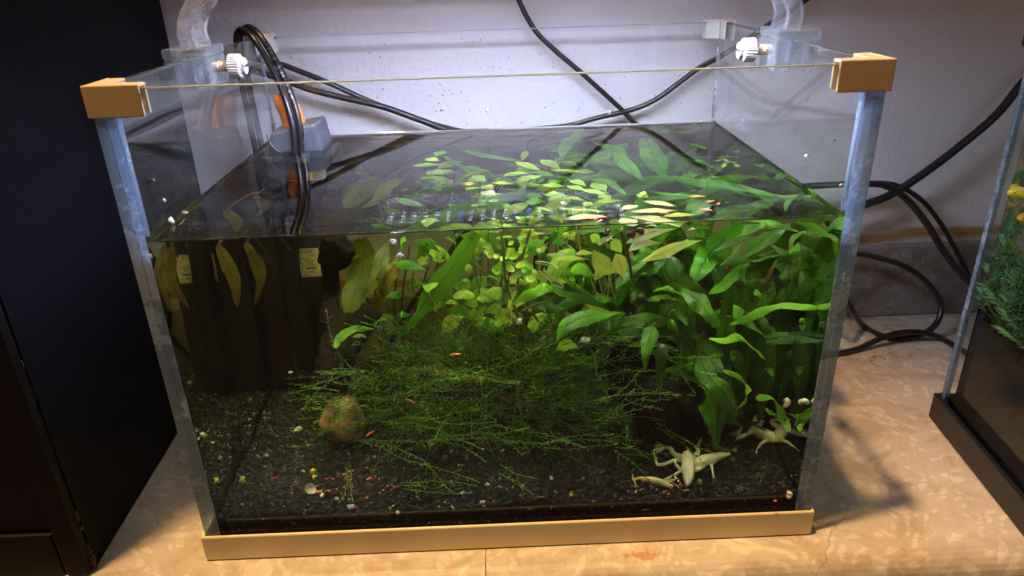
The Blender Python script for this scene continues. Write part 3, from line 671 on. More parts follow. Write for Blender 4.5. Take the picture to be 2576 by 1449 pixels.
# seen low through the water, behind the back pane
cable([(1195, 560), (1150, 610), (1095, 690), (1040, 760), (1000, 830), (960, 900)], .0022, 'thin black cable slanting down behind the plants and back pane', .262, f=sub)
cable([(1345, 700), (1350, 640), (1375, 602), (1420, 582), (1470, 590), (1495, 630), (1530, 600), (1560, 570)], .0020, 'thin black cable curving in an arch behind the stem plants', .262, f=sub)

# ------------------------------------------------------------------ internal filter (back left corner)
fl = thing('aquarium_filter', (-.148, .212, .05), 'dark internal filter with grey pump head and orange outlet in the back left corner', 'filter')
FX0, FX1, FY0, FY1 = -.1735, -.1205, .1900, .2385
obj('filter_body', box(FX0, FX1, FY0, FY1, .032, .176, .006), M['dark'], fl)
obj('filter_collar', box(FX0+.0006, FX1-.0006, FY0+.0006, FY1-.001, .1772, .1835, .004), M['grey'], fl)
for k in range(11):
    for s in (1,):
        x0 = FX1-.0135
        obj('grille_slot', box(x0, x0+.010, FY0-.0006, FY0+.0008, .048+k*.0052, .0495+k*.0052, .0003), M['blackprint'], fl)
obj('body_seam', box(FX0+.003, FX1-.003, FY0-.0003, FY0+.001, .1225, .1231), M['blackprint'], fl)
# tapered pump head rising out of the water
def frustum(c0, s0, z0, c1, s1, z1, bev=.003, tilt=0):
    bm = bmesh.new(); vs = []
    for (c, s, z, tl) in ((c0, s0, z0, 0), (c1, s1, z1, tilt)):
        for a, b in ((-1,-1),(1,-1),(1,1),(-1,1)): vs.append(bm.verts.new((c[0]+a*s[0], c[1]+b*s[1], z + a*tl)))
    for f in ((0,3,2,1),(4,5,6,7),(0,1,5,4),(1,2,6,5),(2,3,7,6),(3,0,4,7)): bm.faces.new([vs[i] for i in f])
    bmesh.ops.bevel(bm, geom=bm.edges[:], offset=bev, segments=3, affect='EDGES', profile=.6); return bm
hc = hit(748, 350, 1, .205)
obj('pump_head', frustum((hc.x-.0005, .213), (.0225, .020), .1835, (hc.x+.001, .210), (.0175, .0165), .2165, .004, .0030), M['grey'], fl)
ring = []
for k in range(21):
    a = math.pi + math.pi*k/20; ring.append((hc.x-.004+.0135*math.cos(a), .1925-.0012, .213+.0150*math.sin(a)))
obj('head_seam', tube(ring, .0006, 6, 30), M['grey'], fl, True)
oh = hit(722, 275, 1, .212)
obj('outlet', tube([(oh.x+.0045, .212, .205), (oh.x+.003, .212, .222), (oh.x-.0003, .211, .232), (oh.x-.0022, .210, .2368), (oh.x-.0030, .210, .2392)], [.0088, .0086, .0078, .0062, .0022], 18, 20, 1.0), M['orange'], fl, True)
# lower orange inlet seen under the surface, and dark spout
obj('nozzle', tube([(-.142, .200, .190), (-.141, .186, .187), (-.141, .180, .180)], [.008, .0075, .0068], 16, 10), M['grey'], fl, True)
obj('flow_dial', tube([(-.148, .187, .183), (-.148, .186, .172)], [.005, .0055], 14, 4), M['orange'], fl, True)
obj('outlet_pipe', tube([(-.1465, .183, .196), (-.1460, .181, .150), (-.1450, .181, .105), (-.1440, .183, .050)], [.0065, .0074, .0078, .0080], 18, 20), M['blacktrim'], fl, True)
# label on the front of the body
lx0 = sub(705, 650, 1, FY0-.0004).x; lx1 = sub(803, 650, 1, FY0-.0004).x; lz1 = sub(760, 626, 1, FY0-.0004).z; lz0 = sub(760, 697, 1, FY0-.0004).z
lx0 = max(lx0, FX0+.002); lx1 = min(lx1, FX1-.004)
lb = obj('label', box(lx0, lx1, FY0-.0003, FY0-.00005, lz0, lz1), M['label'], fl)
Ht = lz1-lz0; Wd = lx1-lx0; fy = FY0-.0004
def lt(s, u, v, size, ital=0, nm='lettering'): text(s, size, M['blackprint'], lb, (lx0+Wd*u, fy, lz0+Ht*v), (1, 0, 0), (0, 0, 1), nm, ital)
lt('ZJ-532', .47, .86, Ht*.17, .3); lt('6W', .80, .73, Ht*.09); lt('Hmax:3000mm', .40, .62, Ht*.075)
lt('CO.,LTD', .50, .15, Ht*.10); lt('Jiangsu', .55, .07, Ht*.08); lt('China', .62, .01, Ht*.07)
lt('220V', .03, .70, Ht*.09); lt('50Hz', .03, .60, Ht*.09)
obj('print_bar', box(lx0+Wd*.62, lx0+Wd*.88, fy-.0001, fy+.0001, lz0+Ht*.28, lz0+Ht*.33), M['blackprint'], lb)
obj('print_line', box(lx0+Wd*.02, lx0+Wd*.98, fy-.0001, fy+.0001, lz0+Ht*.145, lz0+Ht*.15), M['blackprint'], lb)
bm = bmesh.new()
def stroke(a, b, w=.00012):
    A = V((lx0+Wd*a[0], fy, lz0+Ht*a[1])); B = V((lx0+Wd*b[0], fy, lz0+Ht*b[1])); d = (B-A).normalized(); n = V((-d.z, 0, d.x))*w
    bm.faces.new([bm.verts.new(p) for p in (A-n, B-n, B+n, A+n)])
for a, b in (((.60,.36),(.90,.60)),((.60,.60),(.90,.36)),((.67,.56),(.83,.56)),((.68,.56),(.72,.39)),((.82,.56),(.79,.39)),((.72,.39),(.79,.39)),((.66,.58),(.84,.58))): stroke(a, b)
for k in range(14):
    a0, a1 = math.pi*.35+k*.33, math.pi*.35+(k+1)*.33; stroke((.17+.12*math.cos(a0), .42+.10*math.sin(a0)), (.17+.12*math.cos(a1), .42+.10*math.sin(a1)), .0003)
for a, b in (((.42,.33),(.54,.33)),((.54,.33),(.54,.50)),((.54,.50),(.42,.50))): stroke(a, b, .0002)
obj('print_symbols', bm, M['blackprint'], lb)
# its lead: a twin flex over the left rim, down into the water
def lead(offs, label, r=.0023):
    P = []
    data = [(-.187, .232, .170), (-.189, .231, .235), (-.1868, .228, .272), (-.1825, .225, .2815), (-.1765, .221, .2815)]
    P += [V(p) + V(offs) for p in data]
    for (x, y, yy) in ((640, 100, .214), (672, 150, .207), (700, 205, .201), (722, 262, .195), (738, 330, .190), (743, 395, .187)): P.append(hit(x, y, 1, yy) + V(offs))
    e = P[-1]; P += [e+V((.0005, -.001, -.012)), e+V((.001, -.002, -.040)), V((-.146, .187, .120))+V(offs), V((-.150, .187, .040))+V(offs)]
    return tag(obj('pump_cable', tube(P, r, 10, 90), M['black'], None, True), label, 'cable', 'flex of the filter over the left rim'), P
l1, P1 = lead((0, 0, 0), 'front strand of the black flex dropping over the left rim into the water')
l2, P2 = lead((.0038, .004, .0012), 'rear printed strand of the black flex dropping over the left rim', .0024)
# white print along the rear strand
s_txt = 'XIAN PVC 2X0.5mm'
path = crom([p for p in P2[4:10]], 60)
for i, ch in enumerate(s_txt):
    if ch == ' ': continue
    j = 6 + int(i*2.6); p = path[j]; t = (path[j+1]-path[j-1]).normalized(); w = (CP-p).normalized(); u = w.cross(t)
    text(ch, .0030, M['whiteprint'], l2, p + w*.00245 - u*.0012, t, u, 'letter')

# ------------------------------------------------------------------ leaves
def leaf_mesh(pts, width, n_hint, wave=.12, nseg=18, dome=.18, prof='fern', twist=0, seed=0, wf=5.0, wlist=None):
    r = random.Random(seed); path = crom(pts, nseg); me = bpy.data.meshes.new('leaf'); vs = []; uv = []
    ph = r.uniform(0, 6.3); ph2 = r.uniform(0, 6.3); cols = (-1, -.55, 0, .55, 1)
    for i, p in enumerate(path):
        t = i/nseg; tan = (path[min(i+1, nseg)]-path[max(i-1, 0)]).normalized()
        nh = V(n_hint); side = tan.cross(nh)
        if side.length < 1e-3: side = tan.cross(V((.3, .2, 1)))
        side.normalize(); nrm = side.cross(tan).normalized()
        if twist: q = Matrix.Rotation(twist*(t-.5), 3, tan); side = q @ side; nrm = q @ nrm
        if prof == 'fern': w = max(0, math.sin(math.pi*min(1, (t*.97+.03))**.85))**.62
        elif prof == 'lance': w = max(0, math.sin(math.pi*(t**.85)))**1.25*1.1
        elif prof == 'round': w = math.sqrt(max(0, 1-(2*t-1)**2))
        elif prof == 'taper': w = (min(1, t*6)**.6)*(1-t)**.75*1.25 if t < 1 else 0
        else: w = 1
        w = max(w, .03)*width*.5*(1+.10*math.sin(wf*2*t+ph2)*(prof == 'fern'))
        for c in cols:
            off = wave*width*(abs(c)**1.5)*(math.sin(t*wf*2.3+ph+(2.2 if c > 0 else 0)) + .45*math.sin(t*wf*5.1+ph2+c)) + dome*width*(1-c*c)*.5*(1 if w > 0 else 0)
            vs.append(p + side*(w*c) + nrm*off*min(1, w/(width*.3))); uv.append((c, t))
    F = []
    for i in range(nseg):
        for k in range(4): a = i*5+k; F.append((a, a+1, a+6, a+5))
    me.from_pydata([v[:] for v in vs], [], F); ul = me.uv_layers.new(name='UVMap')
    for l in me.loops: ul.data[l.index].uv = uv[l.vertex_index]
    me.update(); return me
def leaf(pts, width, parent, m, n_hint=None, **k):
    if n_hint is None: n_hint = (CP - V(pts[len(pts)//2])).normalized() + V((0, 0, .5))
    o = link('leaf', leaf_mesh(pts, width, n_hint, **k), m, parent, True); return o

IMG = 1.5901
def zm(ox, oy, s): return lambda x, y: ((ox+x/s)/IMG, (oy+y/s)/IMG)
ZA, ZB, ZC, ZD, ZE, ZF, ZG = zm(1200, 900, 2.8975), zm(1900, 900, 2.8975), zm(2600, 900, 2.8975), zm(2400, 1300, 2.862), zm(1700, 500, 2.1467), zm(2700, 450, 3.22), zm(2500, 1680, 3.22)
def mpp(y): return (y+.333)*1.08/FPX      # metres per photo pixel, roughly, at depth y

fern_spots = {
 'a': thing('fern_plant', (.06, .15, .03), 'wide leaved green fern plant growing in the middle right of the tank', 'fern', 'fern plants rooted in the tank'),
 'b': thing('fern_plant', (.12, .10, .03), 'fern plant with long hanging wavy leaves in the right front above the frogs', 'fern', 'fern plants rooted in the tank'),
 'c': thing('fern_plant', (.155, .06, .03), 'fern plant whose arched leaves shade the frogs in the right corner', 'fern', 'fern plants rooted in the tank'),
 'd': thing('fern_plant', (-.07, .16, .03), 'olive fern plant with broad upright old leaves beside the filter', 'fern', 'fern plants rooted in the tank'),
 'e': thing('fern_plant', (-.01, .12, .03), 'fern plant with one big light green strap leaf leaning across the centre', 'fern', 'fern plants rooted in the tank'),
 'f': thing('fern_plant', (.13, .19, .03), 'dense dark fern plant filling the back right corner up to the surface', 'fern', 'fern plants rooted in the tank'),
}
LV = [
 # zoom, centre line in photo zoom pixels, width in those pixels, depth(s) y, plant, material, profile
 (ZC, [(1060,-20),(900,150),(720,330),(600,500),(520,650)], 330, .075, 'a', 'fern', 'fern'),
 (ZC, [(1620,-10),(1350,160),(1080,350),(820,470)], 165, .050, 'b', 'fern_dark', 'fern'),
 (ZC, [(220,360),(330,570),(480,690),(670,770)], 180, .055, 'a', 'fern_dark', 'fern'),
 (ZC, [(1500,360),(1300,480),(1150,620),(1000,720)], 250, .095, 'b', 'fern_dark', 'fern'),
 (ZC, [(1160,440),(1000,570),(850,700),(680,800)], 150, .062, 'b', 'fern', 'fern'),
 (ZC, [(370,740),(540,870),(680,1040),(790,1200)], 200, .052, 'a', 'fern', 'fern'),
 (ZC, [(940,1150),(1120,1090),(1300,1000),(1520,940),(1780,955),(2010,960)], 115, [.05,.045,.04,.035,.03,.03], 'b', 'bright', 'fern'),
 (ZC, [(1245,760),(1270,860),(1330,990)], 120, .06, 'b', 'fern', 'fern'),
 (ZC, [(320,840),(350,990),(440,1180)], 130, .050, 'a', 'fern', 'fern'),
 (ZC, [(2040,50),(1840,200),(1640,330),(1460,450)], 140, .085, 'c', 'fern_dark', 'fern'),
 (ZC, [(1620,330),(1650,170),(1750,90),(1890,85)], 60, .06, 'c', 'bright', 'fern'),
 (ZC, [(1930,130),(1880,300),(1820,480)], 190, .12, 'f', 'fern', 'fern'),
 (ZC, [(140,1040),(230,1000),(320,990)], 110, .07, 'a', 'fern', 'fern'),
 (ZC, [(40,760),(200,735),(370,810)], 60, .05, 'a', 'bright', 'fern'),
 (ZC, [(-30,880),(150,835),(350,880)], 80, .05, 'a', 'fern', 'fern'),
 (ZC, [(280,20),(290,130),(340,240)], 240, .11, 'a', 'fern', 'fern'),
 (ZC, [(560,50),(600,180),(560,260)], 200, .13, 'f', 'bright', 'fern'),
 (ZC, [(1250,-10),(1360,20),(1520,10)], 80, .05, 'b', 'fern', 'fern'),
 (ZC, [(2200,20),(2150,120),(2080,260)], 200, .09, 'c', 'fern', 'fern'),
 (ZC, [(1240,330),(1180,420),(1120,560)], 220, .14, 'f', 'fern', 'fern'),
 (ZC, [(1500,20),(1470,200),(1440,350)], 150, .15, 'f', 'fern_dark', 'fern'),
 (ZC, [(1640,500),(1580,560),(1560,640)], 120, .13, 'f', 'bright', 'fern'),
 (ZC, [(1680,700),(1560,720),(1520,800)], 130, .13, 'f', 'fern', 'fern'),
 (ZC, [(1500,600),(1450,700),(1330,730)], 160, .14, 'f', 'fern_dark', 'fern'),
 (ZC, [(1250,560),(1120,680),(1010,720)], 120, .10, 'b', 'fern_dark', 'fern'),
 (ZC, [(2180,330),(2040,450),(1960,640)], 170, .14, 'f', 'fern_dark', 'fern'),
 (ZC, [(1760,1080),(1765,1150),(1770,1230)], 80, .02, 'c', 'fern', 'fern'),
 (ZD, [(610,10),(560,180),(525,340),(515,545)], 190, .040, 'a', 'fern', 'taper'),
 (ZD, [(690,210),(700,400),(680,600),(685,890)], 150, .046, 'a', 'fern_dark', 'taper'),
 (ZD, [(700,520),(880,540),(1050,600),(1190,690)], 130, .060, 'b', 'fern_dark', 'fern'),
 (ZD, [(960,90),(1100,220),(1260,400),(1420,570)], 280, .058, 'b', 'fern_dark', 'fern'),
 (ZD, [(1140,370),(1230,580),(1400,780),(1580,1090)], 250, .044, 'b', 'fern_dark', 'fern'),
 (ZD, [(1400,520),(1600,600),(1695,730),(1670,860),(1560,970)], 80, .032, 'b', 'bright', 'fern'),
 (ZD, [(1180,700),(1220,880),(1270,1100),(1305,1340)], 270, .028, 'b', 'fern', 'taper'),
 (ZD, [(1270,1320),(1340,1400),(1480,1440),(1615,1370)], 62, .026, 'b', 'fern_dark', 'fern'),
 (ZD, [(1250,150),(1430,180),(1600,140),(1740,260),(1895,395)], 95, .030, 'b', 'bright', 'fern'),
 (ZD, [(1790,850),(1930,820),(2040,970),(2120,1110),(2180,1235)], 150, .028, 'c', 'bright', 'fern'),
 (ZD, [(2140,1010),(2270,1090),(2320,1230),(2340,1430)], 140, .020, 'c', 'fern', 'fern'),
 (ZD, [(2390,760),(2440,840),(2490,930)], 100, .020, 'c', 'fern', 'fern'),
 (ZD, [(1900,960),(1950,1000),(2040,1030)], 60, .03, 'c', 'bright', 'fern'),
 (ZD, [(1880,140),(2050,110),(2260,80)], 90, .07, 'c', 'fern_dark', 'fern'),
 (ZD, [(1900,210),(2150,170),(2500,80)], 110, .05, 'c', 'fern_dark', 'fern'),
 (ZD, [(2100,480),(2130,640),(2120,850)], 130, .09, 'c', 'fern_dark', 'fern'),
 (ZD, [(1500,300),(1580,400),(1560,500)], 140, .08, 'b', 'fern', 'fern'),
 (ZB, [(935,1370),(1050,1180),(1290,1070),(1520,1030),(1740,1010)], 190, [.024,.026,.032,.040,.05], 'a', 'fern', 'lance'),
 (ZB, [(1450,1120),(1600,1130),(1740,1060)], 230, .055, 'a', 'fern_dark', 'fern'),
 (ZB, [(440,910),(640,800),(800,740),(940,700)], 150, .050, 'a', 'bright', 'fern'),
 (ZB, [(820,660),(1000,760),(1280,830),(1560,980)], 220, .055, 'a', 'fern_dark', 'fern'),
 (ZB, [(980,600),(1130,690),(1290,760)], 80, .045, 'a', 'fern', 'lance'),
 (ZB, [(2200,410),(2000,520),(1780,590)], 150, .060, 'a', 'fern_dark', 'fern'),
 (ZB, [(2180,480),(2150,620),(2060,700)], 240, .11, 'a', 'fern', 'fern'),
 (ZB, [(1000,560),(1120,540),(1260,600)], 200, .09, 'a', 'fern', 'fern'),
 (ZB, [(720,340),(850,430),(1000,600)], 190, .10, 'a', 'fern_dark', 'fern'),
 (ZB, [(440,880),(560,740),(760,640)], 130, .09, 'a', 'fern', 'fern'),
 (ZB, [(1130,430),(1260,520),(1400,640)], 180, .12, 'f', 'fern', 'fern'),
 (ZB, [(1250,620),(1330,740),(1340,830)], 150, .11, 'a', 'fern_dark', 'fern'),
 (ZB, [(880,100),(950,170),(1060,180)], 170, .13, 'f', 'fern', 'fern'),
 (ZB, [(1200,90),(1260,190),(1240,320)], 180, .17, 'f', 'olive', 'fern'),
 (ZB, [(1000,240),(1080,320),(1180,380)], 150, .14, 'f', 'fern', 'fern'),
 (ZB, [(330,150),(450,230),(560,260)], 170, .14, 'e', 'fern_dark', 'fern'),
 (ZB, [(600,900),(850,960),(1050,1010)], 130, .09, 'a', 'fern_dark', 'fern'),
 (ZB, [(1950,750),(1880,850),(1900,950)], 160, .09, 'a', 'fern_dark', 'fern'),
 (ZA, [(2060,90),(1860,380),(1640,680),(1420,960),(1230,1230)], 265, [.075,.078,.08,.084,.09], 'e', 'bright', 'fern'),
 (ZA, [(700,150),(745,350),(690,620),(600,900),(570,1180)], 270, .150, 'd', 'olive', 'fern'),
 (ZA, [(1080,170),(960,380),(870,640),(710,860)], 150, .135, 'd', 'olive', 'fern'),
 (ZA, [(1140,400),(1010,620),(960,760),(850,1080)], 190, .180, 'd', 'brownleaf', 'fern'),
 (ZA, [(1200,140),(1190,240),(1160,340)], 90, .12, 'd', 'bright', 'fern'),
 (ZA, [(590,180),(620,300),(560,420)], 130, .17, 'd', 'brownleaf', 'fern'),
 (ZA, [(1080,440),(1270,470),(1480,540)], 120, .110, 'e', 'fern', 'lance'),
 (ZA, [(1540,170),(1440,280),(1330,400)], 150, .16, 'e', 'fern', 'fern'),
 (ZA, [(1330,190),(1480,215),(1640,325)], 80, .11, 'e', 'fern', 'lance'),
 (ZA, [(1240,740),(1330,690),(1460,690)], 110, .14, 'e', 'fern', 'fern'),
 (ZA, [(1000,830),(1090,800),(1180,830)], 110, .12, 'd', 'fern', 'round'),
 (ZA, [(1680,150),(1750,170),(1830,230)], 70, .12, 'e', 'fern', 'lance'),
 (ZA, [(1430,320),(1500,370),(1560,420)], 60, .13, 'e', 'fern_dark', 'lance'),
 (ZA, [(1830,620),(1880,640),(1880,700)], 100, .10, 'e', 'fern', 'lance'),
 (ZA, [(1990,360),(2080,420),(2130,500)], 70, .12, 'e', 'fern_dark', 'lance'),
 (ZA, [(410,1430),(470,1300),(620,1210),(860,1205)], 110, .060, 'd', 'bright', 'fern'),
 (ZA, [(610,1300),(700,1280),(775,1310)], 50, .058, 'd', 'olive', 'lance'),
 (ZA, [(860,1170),(950,1080),(1100,1060)], 90, .10, 'e', 'fern', 'fern'),
 (ZA, [(1120,1060),(1200,1030),(1300,1040)], 80, .09, 'e', 'fern', 'lance'),
]
for i, (Z, pts, w, yy, pl, mm, prof) in enumerate(LV):
    P = []
    for k, (x, y) in enumerate(pts):
        yv = yy[k] if isinstance(yy, list) else yy + .012*math.sin(i*1.7+k*1.1)*(len(pts) > 2)
        P.append(sub(*Z(x, y), 1, max(.012, yv)))
    ym = yy[len(yy)//2] if isinstance(yy, list) else yy
    s = 2.862 if Z is ZD else 2.8975
    for p in P: p.z = min(p.z, HW-.001)
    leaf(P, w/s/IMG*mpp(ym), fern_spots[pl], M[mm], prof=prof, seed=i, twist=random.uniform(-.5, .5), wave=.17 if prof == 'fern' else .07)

# top-side leaves, seen down through the surface
TOPF = [
 (ZE, [(1640,170),(1700,310),(1880,480)], 130, .19, 'f', 'fern'), (ZE, [(1890,110),(1960,270),(2050,450)], 190, .185, 'f', 'fern'),
 (ZE, [(330,220),(560,270),(860,320)], 80, .185, 'e', 'fern'), (ZE, [(1360,60),(1230,150),(1170,280)], 120, .18, 'f', 'fern'),
 (ZE, [(1930,570),(2150,600),(2400,600)], 45, .195, 'c', 'fern'), (ZE, [(1430,470),(1580,490),(1720,600)], 90, .185, 'a', 'fern'),
 (ZE, [(2170,480),(2400,520),(2600,560)], 90, .19, 'c', 'fern'), (ZE, [(240,520),(340,460),(450,420)], 60, .17, 'e', 'fern_dark'),
 (ZE, [(2030,50),(2130,60),(2260,50)], 60, .197, 'f', 'fern'), (ZE, [(700,330),(900,350),(1080,360)], 100, .17, 'e', 'fern_dark'),
 (ZE, [(1500,300),(1600,240),(1700,170)], 120, .16, 'f', 'fern_dark'), (ZE, [(160,260),(280,340),(440,400)], 45, .18, 'e', 'fern_dark'),
 (ZF, [(30,870),(400,900),(800,960),(1500,1130)], 200, .188, 'c', 'fern'), (ZF, [(650,880),(800,850),(960,830)], 60, .19, 'f', 'bright'),
 (ZF, [(0,690),(60,600),(160,800)], 170, .17, 'f', 'fern_dark'), (ZF, [(130,590),(300,640),(490,710)], 60, .19, 'f', 'fern'),
 (ZF, [(200,400),(260,420),(420,480)], 60, .19, 'f', 'bright'), (ZF, [(0,250),(200,250),(400,120)], 110, .185, 'f', 'fern_dark'),
 (ZF, [(1300,860),(1400,800),(1500,800)], 110, .197, 'f', 'fern'), (ZF, [(480,1370),(800,1260),(1150,1170)], 90, .18, 'c', 'fern_dark'),
 (ZF, [(1640,1080),(1740,1080),(1840,1085)], 45, .1975, 'c', 'bright'), (ZF, [(1310,1060),(1430,1080),(1600,1060)], 60, .197, 'c', 'lime'),
 (ZF, [(0,1060),(150,1060),(330,1060)], 45, .19, 'a', 'bright'), (ZF, [(0,1180),(180,1150),(380,1100)], 90, .185, 'a', 'fern'),
 (ZF, [(750,500),(790,500),(830,470)], 60, .19, 'f', 'fern'), (ZF, [(1050,670),(1100,690),(1180,640)], 50, .19, 'f', 'fern'),
 (ZE, [(2330,290),(2400,330),(2460,360)], 50, .18, 'f', 'fern'), (ZE, [(2250,150),(2330,180),(2420,200)], 50, .19, 'f', 'fern'),
]
for i, (Z, pts, w, zz, pl, mm) in enumerate(TOPF):
    s = 2.1467 if Z is ZE else 3.22
    P = [top(*Z(x, y), zz-.004*abs(k-1)) for k, (x, y) in enumerate(pts)]
    d = max(.05, P[1].y+.333)
    leaf(P, w/s/IMG*d*1.15/FPX, fern_spots[pl], M[mm], (0, -.45, 1), prof='fern', seed=200+i, wave=.07)
# filler leaves: upright and drooping fronds through the right half, rooted near the floor
def pick(a): return random.choice(a)
fill = [('f', .06, .165, .165, .230, 90), ('c', .11, .168, .09, .16, 80), ('b', .09, .14, .10, .165, 40), ('a', .05, .10, .11, .20, 26), ('d', -.075, -.04, .16, .21, 5)]
for pl, x0, x1, y0, y1, n in fill:
    for k in range(n):
        bx, by = random.uniform(x0, x1), random.uniform(y0, y1); rt = fern_spots[pl].location
        h0 = random.uniform(.035 if by > .11 else .075, .125); ln = random.uniform(.06, .11); az = random.uniform(0, 6.28); dz = random.uniform(-1.3, .8)
        d = V((math.cos(az)*.6, math.sin(az)*.5, dz)).normalized()
        p0 = V((bx, by, h0)); p2 = p0 + d*ln*.6 + V((0, 0, .012)); p3 = p0 + d*ln + V((0, 0, -.02*random.random()))
        P = [p0, (p0+p2)/2 + V((0, 0, .006)), p2, p3]
        if max(q.x for q in P) > .171 or min(q.y for q in P) < .02 or min(q.x for q in P) < -.08: continue
        for q in P:
            q.x = min(max(q.x, -.168), .170); q.y = min(max(q.y, .04), .236); q.z = min(max(q.z, .045), HW-.002)
        mt_ = pick(['fern_dark', 'fern_dark', 'fern_dark', 'fern']) if pl != 'd' else pick(['olive', 'fern_dark', 'brownleaf'])
        leaf(P, random.uniform(.009, .016), fern_spots[pl], M[mt_], V((random.uniform(-.5, .5), -.5, 1)), seed=500+k+int(x0*1e4), twist=random.uniform(-1.2, 1.2))
for k in range(26):      # long leaves hanging down in the right corner
    x, y = random.uniform(.105, .168), random.uniform(.075, .15); h0 = random.uniform(.10, .15); sx_ = random.uniform(-.014, .014)
    if not -.1 < x+sx_ < .169: sx_ = -abs(sx_)
    P = [V((x, y, h0)), V((x+sx_*.5, y-.006, h0-.012)), V((x+sx_*.9, y-.010, h0-.04)), V((x+sx_, y-.008, h0-.075))]
    leaf(P, random.uniform(.009, .014), fern_spots[pick(['b', 'c', 'f'])], M[pick(['fern_dark', 'fern_dark', 'fern'])], V((random.uniform(-.6, .6), -1, .2)), seed=1200+k, twist=random.uniform(-1, 1), prof=pick(['fern', 'taper']), wave=.14)
# petioles: brown stalks from the rhizome up into the leaves
for pl, lst in (('b', [((.118, .13, .034), (.125, .12, .08), (.137, .11, .125)), ((.112, .12, .034), (.122, .11, .08), (.130, .10, .115)), ((.115, .125, .034), (.128, .12, .09), (.150, .12, .13)), ((.12, .13, .034), (.116, .11, .075), (.112, .10, .10))]),
                ('a', [((.070, .12, .034), (.072, .115, .07), (.074, .11, .105)), ((.078, .12, .034), (.080, .115, .075), (.078, .11, .11)), ((.064, .13, .034), (.060, .125, .08), (.058, .12, .12)), ((.082, .12, .034), (.086, .115, .07), (.084, .11, .10)), ((.05, .15, .034), (.052, .15, .09), (.04, .15, .15))]),
                ('d', [((-.085, .19, .034), (-.092, .185, .09), (-.104, .18, .15)), ((-.07, .19, .034), (-.066, .185, .08), (-.05, .18, .13)), ((-.075, .20, .034), (-.078, .195, .09), (-.07, .19, .14))]),
                ('e', [((-.01, .17, .034), (-.006, .17, .09), (.006, .17, .14)), ((.0, .18, .034), (.016, .18, .09), (.03, .17, .15))])):
    for p in lst:
        for dd in (V((0, 0, 0)), V((.0022, .004, 0))):
            obj('stalk', tube([V(q)+dd*(1+i) for i, q in enumerate(p)], [.0013, .0010, .0007], 6, 12), M['stem'], fern_spots[pl], True)

# ------------------------------------------------------------------ stem plant reaching the surface (lime), and small round leaved plant
sp = thing('stem_plant', (.07, .05, .05), 'lime green stem plant with pale lance leaves spread over the surface at the front right', 'plant')
sp2 = thing('stem_plant', (.0, .12, .05), 'lime stem plant with yellowish leaf stars floating across the middle of the surface', 'plant')
rp_ = thing('round_leaf_plant', (.0, .06, .05), 'small plant with shiny round leaves just under the surface in the centre', 'plant')
FLT = [
 (770,310,1000,392,50,'lime'),(740,410,892,412,42,'lime'),(830,475,1005,420,62,'lime'),(1080,385,1390,400,50,'lime'),(1000,400,1200,350,34,'lime'),
 (410,430,525,470,48,'lime'),(300,510,462,500,48,'yellow'),(340,557,485,530,30,'yellow'),(480,525,592,545,58,'yellow'),(480,575,612,600,60,'pale'),(570,497,768,500,60,'yellow'),(600,440,690,440,34,'lime'),
 (20,395,160,420,80,'lime'),(80,235,190,240,80,'bright'),(-120,350,150,338,40,'lime'),(115,390,240,405,70,'bright'),(0,290,120,300,60,'lime'),(240,300,400,305,50,'bright'),
 (860,510,1000,505,42,'bright'),(1000,512,1205,525,62,'lime'),(1210,520,1380,560,48,'lime'),(1350,555,1560,590,48,'lime'),(1240,470,1385,515,48,'lime'),(1440,500,1555,560,70,'lime'),
 (1015,600,1235,600,58,'lime'),(890,582,1075,580,42,'bright'),(1200,620,1370,640,48,'lime'),(1500,600,1595,635,60,'lime'),(790,570,900,560,40,'bright'),(680,550,800,545,38,'fern'),(1060,470,1170,490,60,'bright'),
 (1750,625,1872,525,100,'lime'),(1815,600,1925,610,66,'lime'),(1450,665,1710,640,56,'lime'),(1880,655,2160,692,52,'pale'),(1690,725,1835,680,50,'pale'),(1560,700,1690,660,50,'bright'),
 (1135,715,1610,745,36,'lime'),(1200,812,1545,762,58,'pale'),(1770,745,2175,728,50,'pale'),(1760,785,2215,835,86,'pale'),(1560,870,1695,745,100,'lime'),(1790,860,1690,790,80,'pale'),(2040,785,2340,760,44,'yellow'),(1880,865,2060,870,40,'pale'),
 (1370,700,1430,650,40,'lime'),(930,700,1100,740,24,'lime'),(1000,420,760,590,12,'greenstem'),
 (910,690,960,600,60,'fern'),(670,690,740,690,60,'bright'),(450,640,540,640,50,'fern'),
]
for i, (x0, y0, x1, y1, w, mm) in enumerate(FLT):
    if i in (4, 11, 17, 25, 28, 31, 41): continue
    a, b = ZE(x0, y0), ZE(x1, y1); z = HW-.0008 if mm in ('lime', 'yellow', 'pale') else HW-.006
    A, B = top(*a, z), top(*b, z); 
    for q in (A, B): q.y = max(q.y, .0065)
    mid = (A+B)/2 + V((0, 0, .0006 if z > HW-.002 else -.002)); dip = -.0006-.002*random.random()
    w_ = w/2.1467/IMG*(mid.y+.36)/FPX*1.9
    par = sp if (x0+x1)/2 > 1180 else sp2
    leaf([A, mid, B+V((0, 0, dip))], w_, par, M[mm], (0, random.uniform(-.2, .2), 1), prof='lance', seed=300+i, wave=.03, nseg=12, dome=-.04)
